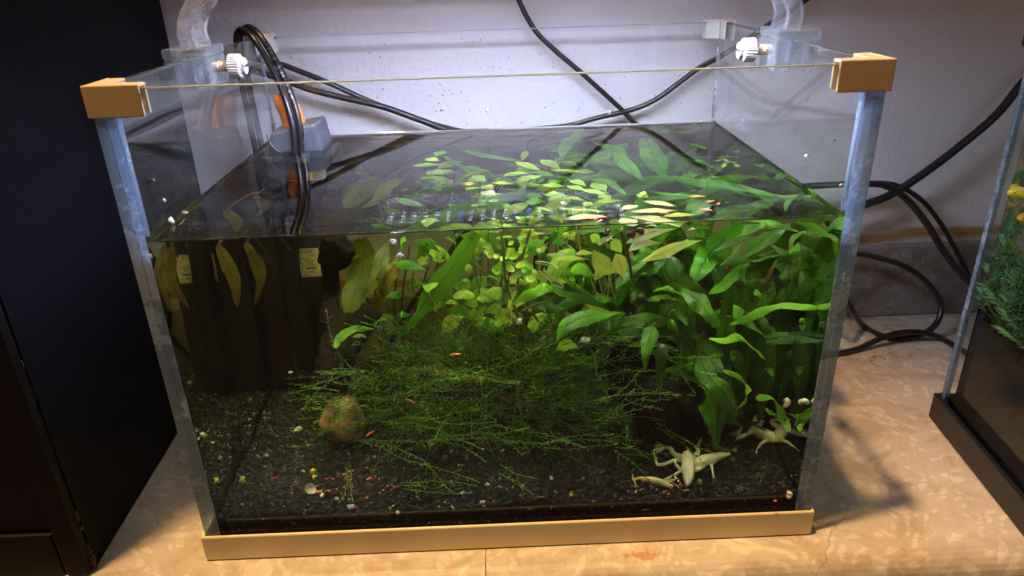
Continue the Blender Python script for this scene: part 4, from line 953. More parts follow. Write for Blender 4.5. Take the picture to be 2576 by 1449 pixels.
# leaves under the surface seen through the front pane
UND = [
 (ZB,[(1370,290),(1450,430),(1540,510),(1640,550)],210,.022,'yellow'),(ZB,[(1630,330),(1680,450),(1725,630)],160,.022,'yellow'),(ZB,[(920,400),(1100,385),(1350,400)],56,.03,'lime'),(ZB,[(1160,340),(1260,320),(1390,330)],60,.03,'lime'),
 (ZB,[(1780,300),(1920,215),(2160,205)],110,.012,'pale'),(ZB,[(1440,240),(1500,165),(1620,110)],60,.010,'pale'),(ZB,[(1750,210),(1980,110),(2330,40)],130,.012,'pale'),(ZC,[(-120,430),(140,330),(350,240),(605,175)],140,.022,'yellow'),
 (ZB,[(1330,120),(1400,160),(1440,230)],110,.02,'lime'),(ZB,[(1570,160),(1640,240),(1700,330)],130,.03,'lime'),(ZB,[(1900,290),(1960,300),(2060,300)],140,.08,'bright'),
 (ZB,[(710,300),(770,290),(830,240)],60,.03,'yellow'),(ZB,[(1010,100),(1060,130),(1080,190)],80,.03,'lime'),(ZB,[(1100,140),(1150,100),(1180,90)],40,.03,'lime'),(ZB,[(640,120),(720,100),(830,100)],30,.03,'lime'),
 (ZA,[(1360,400),(1420,420),(1490,450)],100,.13,'yellow'),(ZA,[(1560,380),(1640,350),(1700,400)],110,.15,'lime'),(ZA,[(1900,500),(1950,500),(1970,590)],90,.1,'lime'),(ZA,[(1880,640),(1930,660),(1960,760)],80,.1,'lime'),(ZA,[(2040,170),(2090,230),(2080,330)],120,.1,'lime'),
]
for i, (Z, pts, w, yy, mm) in enumerate(UND):
    P = [sub(*Z(x, y), 1, yy) for x, y in pts]
    for p in P: p.z = min(p.z, HW-.0012)
    leaf(P, w/2.8975/IMG*mpp(yy), sp if Z is not ZA else sp2, M[mm], prof='lance', seed=400+i, wave=.05, dome=.1, nseg=14)
ros = [((1770,830),(2030,830),120),((2080,800),(2240,880),150),((2200,740),(2330,860),160),((1930,900),(2060,950),110),((2060,840),(2140,900),90),((2060,980),(2180,990),80),((2180,960),(2330,1020),150),((1960,1010),(2040,1040),110),((2010,1080),(2130,1030),110),((2250,1100),(2330,1180),120),((2150,600),(2300,640),20),((1680,900),(1850,930),60)]
for i, (a, b, w) in enumerate(ros):
    A, B = sub(*ZA(*a), 1, .075), sub(*ZA(*b), 1, .070)
    leaf([A, (A+B)/2+V((0, -.002, .002)), B], w/2.8975/IMG*mpp(.07), sp2, M['lime'], prof='round', seed=450+i, wave=.06, nseg=10)
for i, (x, y, w, h, mm) in enumerate([(340,1110,90,120,'lime'),(390,1130,80,100,'yellow'),(680,1170,130,170,'lime'),(150,1000,90,60,'lime'),(60,1080,120,80,'lime'),(480,1100,60,60,'yellow'),(640,990,40,50,'lime')]):
    A, B = sub(*ZB(x, y-h/2), 1, .07), sub(*ZB(x, y+h/2), 1, .068)
    leaf([A, (A+B)/2, B], w/2.8975/IMG*mpp(.07), sp2, M[mm], prof='lance', seed=470+i, nseg=8)
for k in range(58):
    c = V((random.uniform(-.045, .075), random.uniform(.075, .20), random.uniform(.100, .165))); az = random.uniform(0, 6.28); L_ = random.uniform(.008, .014)
    d = V((math.cos(az), math.sin(az)*.6, random.uniform(-.5, .8))).normalized()*L_
    leaf([c-d, c+V((0, 0, .003)), c+d], random.uniform(.006, .011), sp2, M[pick(['lime', 'bright', 'lime', 'yellow'])], V((random.uniform(-.5, .5), -.8, random.uniform(.1, 1))), prof=pick(['lance', 'lance', 'lance', 'round']), seed=820+k, nseg=9, wave=.07)
for k in range(12):
    x, y = random.uniform(-.04, .07), random.uniform(.08, .20)
    obj('stalk', tube([(x, y, .04), (x+random.uniform(-.01, .01), y, .10), (x+random.uniform(-.015, .015), y, .17)], .0006, 5, 14), M['greenstem'], sp2, True)
# stems
for pl, Z, pts, yy, r, mm in ((sp, ZB, [(1680,60),(1740,230),(1790,440),(1820,620)], .024, .0010, 'stem'), (sp2, ZB, [(300,180),(330,480),(380,740),(470,980),(600,1300)], .05, .0009, 'greenstem'),
    (sp2, ZA, [(2000,440),(2130,540),(2300,720)], .07, .0006, 'greenstem'), (sp, ZB, [(560,1100),(520,1020),(620,960),(820,880)], .07, .0006, 'greenstem'), (sp, ZB, [(1100,200),(1300,420),(1450,690)], .10, .0010, 'stem'),
    (sp2, ZA, [(1700,400),(1560,560),(1440,760),(1380,900)], .09, .0007, 'greenstem'), (sp, ZB, [(520,1000),(680,1040),(740,1160)], .07, .0006, 'stem'), (sp2, ZA, [(1310,560),(1300,700),(1330,830)], .12, .0006, 'greenstem')):
    obj('stalk', tube([sub(*Z(x, y), 1, yy+.004*k) for k, (x, y) in enumerate(pts)], r, 6, 24), M[mm], pl, True)
for k in range(9):
    o_ = [sub(*ZE(0, 0), 1, .02)]
    x, y = 1380+random.uniform(0, 260), 540+random.uniform(-10, 40)
    pts = [(x, y), (x+random.uniform(-60, 30), y+random.uniform(50, 120)), (x+random.uniform(-60, 60), y+random.uniform(180, 330))]
    obj('root', tube([sub(*ZB(a, b), 1, .035+.003*j) for j, (a, b) in enumerate(pts)], .00025, 4, 14), M['root'], sp)
for pts in ([(700,420),(850,440),(960,490)], [(700,440),(820,460),(860,470)], [(740,530),(860,640),(900,690),(1005,730)], [(790,520),(880,600),(1010,690),(1015,740)], [(480,690),(430,850),(420,1130)]):
    obj('root', tube([sub(*ZB(a, b), 1, .035) for a, b in pts], .0004, 5, 20), M['root'], rp_)
# round leaves (through the pane and from above)
RL = [(150,225,50),(165,290,60),(335,375,52),(250,512,60),(440,612,58),(415,490,58),(450,340,60),(555,270,58),(590,180,62),(540,135,55),(515,450,52),(570,430,52),(560,500,60),(650,610,66),(600,560,60),(500,560,60),(690,530,44),(240,350,40),(640,470,44),(415,200,36),(180,345,40),(290,245,40),(600,620,50)]
for i, (x, y, r) in enumerate(RL):
    yy = .030+.012*((i*37) % 5)/5; c = sub(*ZB(x, y), 1, yy); c.z = min(c.z, HW-.003); R_ = r/2.8975/IMG*mpp(yy)
    a = random.uniform(0, 6.28); d = V((math.cos(a), .3*math.sin(a), random.uniform(-.5, .5))).normalized()*R_
    leaf([c-d, c+V((0, 0, -R_*.25)), c+d], R_*1.7, rp_, M['lime' if i % 3 else 'bright'], V((random.uniform(-.4, .4), -1.0, random.uniform(.2, 1.6))), prof='round', seed=600+i, wave=.02, dome=-.25, nseg=10)
for i, (x, y, r) in enumerate([(590,870,42),(700,862,36),(640,820,34),(430,690,32),(510,680,40),(820,705,38),(590,650,40),(900,790,28)]):
    c = top(*ZE(x, y), HW-.003-.004*(i % 3)); R_ = r/2.1467/IMG*(c.y+.36)/FPX*1.15; c.y = max(c.y, .008); a = random.uniform(0, 6.28); d = V((math.cos(a), math.sin(a), .1))*R_
    leaf([c-d, c, c+d], R_*1.9, rp_, M['lime' if i % 2 else 'bright'], (0, 0, 1), prof='round', seed=640+i, wave=.02, dome=-.2, nseg=10)
obj('stalk', tube([sub(*ZB(300, 60), 1, .03), sub(*ZB(330, 330), 1, .035), sub(*ZB(350, 600), 1, .04)], .0008, 6, 16), M['greenstem'], rp_, True)
obj('stalk', tube([sub(*ZB(640, 60), 1, .03), sub(*ZB(560, 330), 1, .035), sub(*ZB(500, 620), 1, .04), sub(*ZB(500, 740), 1, .04)], .0008, 6, 16), M['greenstem'], rp_, True)
# little floating sprig at the right of the surface
fsg = thing('floating_sprig', top(*ZF(680, 620), HW), 'tiny floating sprig of narrow pale leaves on the right half of the surface', 'plant')
for i, (a, b) in enumerate((((520,630),(610,600)),((560,580),(640,570)),((640,560),(740,570)),((740,570),(840,580)),((630,590),(690,650)),((610,710),(650,650)),((700,630),(800,655)),((740,670),(850,680)),((760,690),(840,690)))):
    A, B = top(*ZF(*a), HW-.0012), top(*ZF(*b), HW-.0012); leaf([A, (A+B)/2, B], .0028, fsg, M['lime'], (0, 0, 1), prof='round', seed=700+i, nseg=6, wave=.02)

# ------------------------------------------------------------------ rocks and driftwood
def rock(name, cpx, y, size, m, label, seed, z=None):
    c = sub(*cpx, 1, y) if z is None else sub(*cpx, 2, z); bm = bmesh.new(); bmesh.ops.create_icosphere(bm, subdivisions=4, radius=1)
    for v in bm.verts:
        n = noise.fractal(v.co*1.1+V((seed*1.7, 0, 0)), 1, 2, 3)*.20 + noise.fractal(v.co*4+V((seed, 3, 0)), 1, 2, 4)*.035
        v.co = v.co*(1+n); v.co.x *= size[0]; v.co.y *= size[1]; v.co.z *= size[2]; v.co += c
    return tag(obj(name, bm, m, None, True), label, 'rock')
rock('rock', (862, 1055), .100, (.0140, .013, .0175), M['rock'], 'pinkish rounded rock under the left side of the moss', 1)
rock('rock', (1300, 1040), .125, (.016, .014, .014), M['rock2'], 'brown rock half buried in moss in the middle of the floor', 5)
rock('rock', (1235, 1140), .090, (.010, .010, .014), M['rock2'], 'narrow brown stone standing below the moss clump', 9)
rock('rock', (1400, 1130), .095, (.010, .010, .013), M['rock2'], 'small dull brown stone right of the narrow standing stone', 12)
def P3(px, y, r): p = sub(*px, 1, y); return (p[:], r)
o = blob('driftwood', [[P3(ZA(400, 220), .165, .010), P3(ZA(440, 330), .168, .012), P3(ZA(330, 400), .172, .008)], [P3(ZA(330, 980), .16, .006), P3(ZA(380, 1150), .15, .010), P3(ZA(560, 1180), .145, .014), P3(ZA(760, 1080), .15, .010)], [P3(ZA(330, 400), .172, .006), P3(ZA(360, 700), .175, .0050), P3(ZA(370, 1100), .16, .006)], [P3(ZA(560, 1200), .145, .014), P3(ZA(420, 1500), .12, .013), P3(ZA(360, 1800), .11, .012)]], M['drift'], None, .0012, 1, .0022, 120)
tag(o, 'rough black driftwood branch standing against the right side of the filter', 'driftwood')
o = blob('driftwood', [[P3(ZB(1500, 1500), .12, .012), P3(ZB(1800, 1600), .10, .020), P3(ZB(2200, 1500), .11, .016)], [P3(ZD(300, 700), .075, .012), P3(ZD(700, 900), .07, .017), P3(ZD(1000, 750), .08, .012)]], M['drift'], None, .0014, 2, .003, 90)
tag(o, 'low dark brown driftwood lump lying under the fern leaves', 'driftwood')

bl = thing('broad_leaf_plant', (-.165, .07, .05), 'two hanging olive brown leaves beside the left pane', 'plant')
for i, (pts, w, yy) in enumerate([([(548, 618), (570, 660), (590, 710), (598, 775)], 34, .075), ([(618, 612), (640, 650), (655, 700), (640, 770)], 30, .11)]):
    P = [sub(x, y, 1, yy) for x, y in pts]
    for p in P: p.x = max(p.x, -.171); p.z = min(p.z, HW-.001)
    obj('stalk', tube([P[0], P[0]+V((.003, .01, .004)), P[0]+V((.008, .03, .0035)), P[0]+V((.015, .05, -.02))], .0008, 6, 12), M['stem'], bl, True)
    leaf(P, w*mpp(yy), bl, M['brownleaf'], V((0, -1, .3)), seed=1300+i, wave=.12)

# ------------------------------------------------------------------ moss
def moss():
    r = np.random.default_rng(5); V_, F_, T_ = [], [], []; nv = 0
    cam = np.array(CP)
    def strand(p, d, L, rad, depth, tone0):
        nonlocal nv
        n = max(3, int(L/.0030)); pts = [np.array(p)]; dd = np.array(d)/np.linalg.norm(d)
        for i in range(n):
            dd = dd + r.normal(0, .10, 3) + np.array([0, 0, -.012]); dd /= np.linalg.norm(dd); q = pts[-1]+dd*L/n
            q[2] = max(q[2], .028); q[0] = np.clip(q[0], -.168, .168); q[1] = np.clip(q[1], .010, .23); pts.append(q)
        a = np.cross(dd, [.3, .2, 1]); a /= np.linalg.norm(a); b = np.cross(dd, a)
        base = nv
        for i, q in enumerate(pts):
            t = i/n; rr = rad*(1-.55*t)
            for k in range(3):
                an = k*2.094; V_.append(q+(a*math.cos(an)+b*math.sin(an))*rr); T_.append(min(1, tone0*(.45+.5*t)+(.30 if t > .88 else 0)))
        nv += 3*(n+1)
        for i in range(n):
            for k in range(3):
                s = base+i*3; F_.append((s+k, s+(k+1)%3, s+3+(k+1)%3, s+3+k))
        if depth > 0:
            for i in range(1, n):
                for m in range(1 if r.random() < .75 else 2):
                    dr = dd*.9 + r.normal(0, .6, 3); strand(pts[i], dr, r.uniform(.0012, .0032)*(2.2 if r.random() < .12 else 1), rad*.8, 0, min(1, tone0*1.15))
    # clump: many strands springing from the stones and wood, arching outward
    for k in range(1450):
        u = r.random(); px = 800 + 860*r.beta(1.7, 1.7); py = 830 + 280*r.random()**.9
        if px < 980 and py < 930: continue
        y = .055 + .085*r.random()*(1 if py > 900 else 1.2)
        p = np.array(sub(px, py, 1, y)); 
        if p[2] < .03: p[2] = .03+.01*r.random()
        cx = np.array(sub(1240, 1010, 1, .10)); o = p-cx; o[1] *= .6
        d = o/np.linalg.norm(o)*.9 + np.array([r.normal(0, 1.0), -.25+r.normal(0, .4), .05+r.normal(0, .28)])
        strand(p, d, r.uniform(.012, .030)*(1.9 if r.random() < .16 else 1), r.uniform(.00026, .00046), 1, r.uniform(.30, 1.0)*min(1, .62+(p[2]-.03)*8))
    for (a, b, y) in (((800,1005),(870,1040),.05),((720,980),(850,985),.08),((800,940),(900,935),.07),((1100,1110),(1480,1100),.03),((900,1110),(1250,1130),.03),((870,1170),(900,1275),.02),((1000,1220),(1200,1225),.025),((1560,1130),(1700,1150),.03),((1480,1020),(1700,960),.03),((1350,1120),(1560,1090),.03),((1250,1180),(1370,1250),.02),((1520,1060),(1590,1030),.04),((1020,1060),(1270,1060),.03),((1630,870),(1800,960),.04),((1500,1060),(1650,990),.03),((1650,1070),(1830,1150),.035),((1080,960),(1400,930),.03)):
        A, B = np.array(sub(*a, 1, y)), np.array(sub(*b, 1, y)); L = np.linalg.norm(B-A)
        for q in range(3): strand(A+r.normal(0, .002, 3), (B-A)/L, L*r.uniform(.7, 1.1), .0004, 1, .9)
    me = bpy.data.meshes.new('moss'); me.from_pydata([v.tolist() for v in V_], [], F_)
    at = me.attributes.new('tone', 'FLOAT', 'POINT'); at.data.foreach_set('value', np.array(T_, dtype=np.float32))
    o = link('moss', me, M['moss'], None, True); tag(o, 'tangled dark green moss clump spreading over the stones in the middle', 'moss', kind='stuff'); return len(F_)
print('moss faces', moss())

# ------------------------------------------------------------------ frogs
FG = 'pale frogs on the gravel in the right front corner'
GK = 1/3.22/IMG*.47/FPX      # metres per zoom pixel at the frogs
def gp(x, y, h, Z=ZG):
    p = sub(*Z(x, y), 2, .030); q = sub(*Z(x, y), 2, float(bedz(p.x, p.y))+h); return q
def frog(label, chains, webs, m='frog', eyes=()):
    root = thing('frog', gp(*chains[0][0][:2], 0), label, 'frog', FG)
    ch = []
    for c in chains: ch.append([(gp(x, y, h*1.15, *z)[:], (r*1.08+2.2)*GK) for (x, y, h, r, *z) in c])
    blob('body', ch, M[m], root, .00045, 2)
    for w in webs:
        bm = bmesh.new(); base = gp(*w[0]); tips = [gp(*t) for t in w[1:]]
        c = bm.verts.new(base); outer = []
        for i, t in enumerate(tips):
            outer.append(bm.verts.new(t))
            if i < len(tips)-1: mid = (t+tips[i+1])/2; mid = mid.lerp(base, .28); outer.append(bm.verts.new(mid))
        for i in range(len(outer)-1): bm.faces.new((c, outer[i], outer[i+1]))
        obj('foot_web', bm, M['web'], root)
        bm = bmesh.new()
        for t in tips: addtube(bm, [base, t], [.0006, .00028], 6, 3)
        obj('toes', bm, M[m], root, True)
    for e in eyes:
        bm = bmesh.new(); bmesh.ops.create_icosphere(bm, subdivisions=2, radius=.0008, matrix=Matrix.Translation(gp(*e))); obj('eye', bm, M['blackprint'], root, True)
    return root
h = .004
frog('pale frog lying face down toward the front glass with legs spread wide', [
  [(805,835,.0035,14),(812,790,.0042,44),(818,730,.0050,64),(815,650,.0055,72),(812,570,.0055,78),(808,500,.005,80),(800,455,.004,62)],
  [(740,480,.004,40),(650,450,.0035,30),(612,420,.003,28),(596,375,.003,26),(530,352,.0025,20)],
  [(860,480,.004,40),(930,440,.0035,30),(938,390,.003,26),(932,350,.003,22),(965,280,.003,18),(972,235,.003,12)],
  [(750,660,.004,26),(690,610,.0035,20),(655,570,.003,18),(640,530,.003,12)],
  [(870,650,.004,30),(930,640,.0035,26),(1000,600,.003,22),(1020,560,.003,18)],
  [(760,640,.004,20),(680,680,.003,18),(640,720,.002,14),(700,800,.0015,9),(735,845,.0015,7)]],
  [[(520,350,.0025),(405,275,.004),(350,320,.003),(345,400,.002),(400,425,.0015),(450,410,.0015)], [(968,260,.003),(955,225,.003),(985,225,.003),(1005,260,.002)], [(715,810,.0015),(700,840,.001),(735,850,.001),(745,820,.001)]],
  'frog', ((780,770,.0058),(850,768,.0058)))
frog('pale frog stretched sideways under the spread frog with its head to the right', [
  [(1345,437,.0035,13),(1290,455,.004,34),(1220,465,.0042,52),(1120,490,.0045,64),(1020,520,.0045,74),(930,560,.004,70)],
  [(900,560,.003,40),(760,520,.0025,40),(650,520,.0025,30),(510,568,.002,22),(420,572,.002,20),(395,500,.002,16),(372,420,.0015,10)],
  [(940,570,.003,40),(1000,590,.003,34),(1030,560,.003,26)],
  [(1180,510,.003,26),(1115,575,.0025,20),(1125,650,.002,13),(1140,740,.001,8)]],
  [[(1138,720,.001),(1125,745,.001),(1140,755,.001),(1150,735,.001)]], 'frog', ((1300,425,.0048),))
frog('small yellowish frog lying on its side left of the spread frog', [
  [(235,775,.003,22),(300,765,.0035,38),(380,780,.0035,44),(460,800,.003,40),(540,835,.003,30),(600,850,.0025,20)],
  [(270,770,.003,26),(200,748,.003,20),(110,765,.0025,15),(100,720,.0025,9),(90,695,.0025,6)],
  [(110,765,.002,12),(130,810,.0015,10),(140,850,.0015,7)],
  [(540,840,.002,14),(590,870,.0015,9),(585,890,.001,6)]],
  [[(470,790,.004),(615,705,.004),(650,770,.003),(630,800,.003),(560,815,.003)]], 'frog_y')
def dz(x, y): return (2500 and ((2400 + x/2.862 - 2500)*3.22), ((1300 + y/2.862 - 1680)*3.22))
frog('pale frog with a yellow flank climbing right, webbed hind feet raised', [
  [(1975,245,.004,34),(1920,235,.0045,60),(1840,205,.005,76),(1750,165,.005,76),(1670,130,.004,60),(1630,115,.004,36)],
  [(1680,125,.004,40),(1600,160,.004,36),(1520,205,.003,28),(1445,238,.003,16),(1470,170,.004,17),(1500,110,.005,15)],
  [(1680,110,.005,36),(1740,60,.006,30),(1750,10,.008,22),(1690,5,.010,18),(1600,5,.011,11)],
  [(1850,255,.003,26),(1770,290,.0025,20),(1730,340,.0015,15),(1700,390,.001,11)],
  [(1900,180,.004,20),(1890,135,.004,15),(1960,108,.003,12)]],
  [[(1498,112,.005),(1330,190,.003),(1370,215,.003),(1420,275,.003)], [(1600,5,.011),(1760,-110,.016),(1790,-50,.014),(1810,15,.012)], [(1702,388,.001),(1680,430,.001),(1702,445,.001),(1725,425,.001)]], 'frog')
frog('pale frog mostly hidden behind the arched leaves in the right corner', [
  [(2395,245,.004,26),(2340,235,.0045,44),(2250,200,.0045,54),(2170,150,.004,46),(2130,110,.004,30)],
  [(2160,140,.004,22),(2210,190,.003,18),(2190,250,.002,14)]], [], 'frog')

# ------------------------------------------------------------------ snails
def snail_mesh():
    bm = bmesh.new(); turns = 3.2; n = 54; k = 10; rings = []
    for i in range(n+1):
        t = i/n; a = t*turns*2*math.pi; s = .10*math.exp(2.25*t); rr = s*.52; cx = s*.42
        z = 1.25 - s*1.35
        c = V((cx*math.cos(a), cx*math.sin(a), z)); rad = V((math.cos(a), math.sin(a), 0)); up = V((0, 0, 1))
        rings.append([bm.verts.new(c + (rad*math.cos(q)+up*math.sin(q)*1.25)*rr) for q in [2*math.pi*j/k for j in range(k)]])
    for i in range(n):
        for j in range(k): bm.faces.new((rings[i][j], rings[i][(j+1)%k], rings[i+1][(j+1)%k], rings[i+1][j]))
    bm.faces.new(rings[0]); bm.faces.new(rings[-1])
    bmesh.ops.recalc_face_normals(bm, faces=bm.faces[:])
    me = bpy.data.meshes.new('snail'); bm.to_mesh(me); bm.free(); me.polygons.foreach_set('use_smooth', [True]*len(me.polygons)); return me
sm0 = snail_mesh(); SM = {}
for k in ('snail', 'snail_w', 'snail_d', 'snail_y'):
    m_ = sm0.copy(); m_.materials.append(M[k]); SM[k] = m_
SG = 'snails in and on the glass tank'
def snail(p, size, kind, label, rot=None):
    o = bpy.data.objects.new('snail', SM[kind]); C.objects.link(o); o.location = p; o.scale = (size,)*3
    o.rotation_euler = rot or (random.uniform(0, 6.28), random.uniform(0, 6.28), random.uniform(0, 6.28)); tag(o, label, 'snail', SG)
YB = TD-G-.0018
for px, py, s, k, lab in ((1113,237,.0012,'snail','small snail on the back pane above a larger one left of centre'),(1113,277,.0018,'snail','larger dark snail on the back pane directly below a small one'),(1228,279,.0019,'snail','dark snail on the back pane just right of the middle'),
    (1535,282,.0014,'snail','snail on the back pane beside the crossing of two cables'),(1712,258,.0010,'snail','tiny snail on the back pane right of the cable crossing'),(1498,321,.0014,'snail','snail at the back waterline near the hanging cable'),(1775,240,.0008,'snail','speck sized snail on the back pane near its right seam'),(1160,232,.0006,'snail','speck sized snail high on the back pane left of centre'),(1100,352,.0008,'snail_w','tiny pale snail at the back waterline left')):
    snail(hit(px, py, 1, YB), s*1.3, k, lab)
XL = -X+G+.0015
for px, py, s, k, lab in ((380,458,.0026,'snail_d','reddish brown snail on the left pane above the water'),(415,502,.0013,'snail_w','small white snail on the left pane under the reddish one'),(683,271,.0014,'snail','brown snail on glass beside the filter outlet')):
    snail(hit(px, py, 0, XL) if px < 600 else hit(px, py, 1, YB), s, k, lab)
for px, py, s, k, lab in ((430,556,.0022,'snail_w','whitish snail at the left waterline nearest the front corner'),(468,540,.0022,'snail_w','pale snail at the left waterline behind its neighbour'),(2030,393,.0016,'snail_w','pale snail alone on the right pane above the water'),(2116,466,.0010,'snail','tiny snail on the right pane near its front edge')):
    snail(hit(px, py, 0, XL if px < 1000 else -XL), s, k, lab)
for x, y, s, k, lab in ((1200,672,.0026,'snail_w','pink and white snail floating at the surface left of the pale leaves'),(2488,445,.0024,'snail_w','white snail floating on the right half of the surface')):
    snail(top(*ZE(x, y), HW-.001), s, k, lab)
for px, py, s, k, yy, lab in ((1522,583,.0037,'snail_d',.010,'left one of three dark snails under the front waterline'),(1586,583,.0040,'snail_d',.010,'middle one of three dark snails under the front waterline'),(1610,584,.0036,'snail_d',.014,'right one of three dark snails under the front waterline'),
    (990,605,.0028,'snail_w',.0085,'pale snail hanging at the front waterline left of centre'),(1000,643,.0030,'snail_w',.009,'bluish white snail on the front glass just under the waterline'),(376,650,.0032,'snail_w',.009,'pale snail on the front glass in the upper left corner'),(1310,808,.0026,'snail_w',.05,'pale pink snail sitting in the top of the moss'),
    (1473,852,.0034,'snail_w',.06,'greyish snail at the right edge of the moss'),(1975,1013,.0042,'snail',.018,'left one of two pale snails in the right corner'),(2022,1015,.0040,'snail',.014,'right one of two pale snails in the right corner'),(732,938,.0016,'snail_w',.03,'tiny pale snail on the front glass before the filter')):
    snail(sub(px, py, 1, yy), s, k, lab)
fl_snails = [(755,1081,.0036,'snail_w','clear grey empty shell on the gravel left of the pink rock'),(784,1185,.0030,'snail_y','bright yellow snail on the gravel above the pellets'),(793,1198,.0026,'snail_y','yellow and white snail just under the bright yellow one'),(613,1206,.0030,'snail_y','dull olive snail on the gravel at far left'),(808,1245,.0022,'snail_w','small cream shell below the heap of pellets'),
    (885,1277,.0030,'snail_w','grey shell with a pink pellet nearest the front trim'),(1002,1287,.0018,'snail_w','small white shell near the front trim in the middle left'),(1320,1143,.0022,'snail_y','yellowish snail under the right of the moss'),(1268,1134,.0020,'snail_w','white shell under the middle of the moss'),(1083,1115,.0030,'snail_w','pale broken shell under the left of the moss'),
    (1437,1241,.0026,'snail_y','green tinted snail on the gravel in the front middle'),(1728,1134,.0034,'snail_y','olive snail resting behind the spread frog'),(1783,1090,.0022,'snail_w','white snail beside the hanging leaf above the frogs'),(1735*1,1222,.0001,'snail_w',''),(1780,1247*0+1222,.0,'snail_w',''),(1984,1240,.0028,'snail_w','brownish snail on the gravel near the right corner'),(1762,1213,.0024,'snail_w','pale pink snail by the nose of the spread frog'),(1385,1203,.0018,'snail_w','small white shell right of the front pellets'),(712,1258,.0001,'snail_w','')]
for px, py, s, k, lab in fl_snails:
    if s < .001 or not lab: continue
    p = sub(px, py, 2, .030); p = sub(px, py, 2, float(bedz(p.x, p.y))+s*.7); snail(p, s, k, lab)
# opened white shell at the pellet heap
p = sub(776, 1230, 2, .031); o = obj('shell_fragment', leaf_mesh and lathe([(.0002, .0), (.0018, .0006), (.0030, .0018), (.0036, .0036), (.0033, .0036), (.0024, .0016), (.0002, .0008)], 14), M['snail_w'], None, True)
o.location = p; o.rotation_euler = (1.1, .5, .4); tag(o, 'opened white shell half at the left end of the pellet heap', 'shell')

# ------------------------------------------------------------------ food pellets
def pellet_mesh(L, bend):
    bm = tube([(-L/2, 0, 0), (0, bend, 0), (L/2, 0, 0)], .00042, 7, 6); me = bpy.data.meshes.new('food_pellet'); bm.to_mesh(me); bm.free(); me.materials.append(M['pellet']); me.polygons.foreach_set('use_smooth', [True]*len(me.polygons)); return me
PM = [pellet_mesh(.0060, .0006), pellet_mesh(.0045, .0002), pellet_mesh(.0082, .0016), pellet_mesh(.0015, 0)]
PG = 'orange pellet sticks scattered on the gravel'
ZQ = zm(900, 1500, 1.8021); ZR = zm(2400, 1500, 2.415)
KW = ('gently curved', 'short straight', 'long bent', 'tiny stub of')
def plab(k, x, y, xs, ys, where):
    h_ = 'left' if x < xs[0] else 'right' if x > xs[1] else 'middle'; v_ = 'back' if y < ys[0] else 'front' if y > ys[1] else 'centre'
    return KW[k] + ' orange food pellet at the ' + v_ + ' ' + h_ + ' ' + where
near = [(360,742,.5,1),(776,655,-1.2,1),(755,750,0,0),(870,748,1.2,1),(905,692,.5,1),(903,757,.6,1),(885,800,.9,2),(840,825,-.3,1),(780,830,.2,0),(810,848,-.5,0),(655,802,.4,1),(655,840,0,0),(605,848,-.4,1),(483,855,1.2,3),(375,905,.5,3),(1045,875,.9,0),(1060,735,.8,0),(1043,745,.7,1),(1024,667,-.9,3),(1205,800,-1.1,0),(1240,805,.5,1),(1230,762,.5,3),(1310,800,.2,3),(935,838,.4,1),(860,713,.5,3),(815,710,0,3),(1290,673,1.3,3),(745,832,.3,1),(915,812,0,3),(948,952,-1.2,1),(702,614,0,3),(1140,830,.8,3),(1118,850,1.3,3),(705,792,.9,3),(850,852,.9,3),(670,845,.1,1)]
for i, (x, y, a, k) in enumerate(near):
    px = ZQ(x, y); p = sub(*px, 2, .031); p = sub(*px, 2, float(bedz(p.x, p.y))+.0012)
    o = bpy.data.objects.new('food_pellet', PM[k]); C.objects.link(o); o.location = p; o.rotation_euler = (0, random.uniform(-.15, .15), a); tag(o, plab(k, x, y, (700, 950), (730, 830), 'of the left pellet heap'), 'pellet', PG)
for i, (x, y, a, k) in enumerate([(333,1077,0,1),(272,1130,-.9,0),(395,1110,.7,1),(635,1130,.8,1),(735,1070,-1.1,0),(830,1113,.4,1),(988,1012,-1,3),(1165,1130,.4,2),(1360,1080,1.2,3),(1527,948,-.4,3),(1550,1030,1.3,3),(1738,1040,0,3),(1675,1180,0,3),(1050,742,-.4,1),(1020,670,0,1),(1050,685,-.8,3),(660,1150,0,3),(1120,60,.3,3)]):
    px = ZR(x, y); p = sub(*px, 2, .031); p = sub(*px, 2, float(bedz(p.x, p.y))+.0012)
    if p.y > .2: continue
    o = bpy.data.objects.new('food_pellet', PM[k]); C.objects.link(o); o.location = p; o.rotation_euler = (0, random.uniform(-.15, .15), a); tag(o, plab(k, x, y, (500, 1150), (900, 1090), 'of the gravel around the frogs'), 'pellet', 'orange pellet sticks around the frogs')
for x, y, a, k in ((1145,892,.1,0),(1032,1009,-.6,0),(1108,1028,1.3,3),(1325,1245,0,3),(1345,1240,0,1),(1312,1272,-.2,1),(1290,1225,1.2,3),(931,1091,.7,0)):
    pp = sub(x, y, 1, .03 if y < 1200 else .02); o = bpy.data.objects.new('food_pellet', PM[k]); C.objects.link(o); o.location = pp; o.rotation_euler = (0, -a*.8, a*.3)
    tag(o, plab(k, x, y, (1000, 1120), (950, 1050), 'of the moss clump') if y < 1200 else plab(k, x, y, (1305, 1330), (1230, 1260), 'of the bare front gravel'), 'pellet', 'orange pellets caught in the moss' if y < 1200 else 'orange pellets in the front centre')
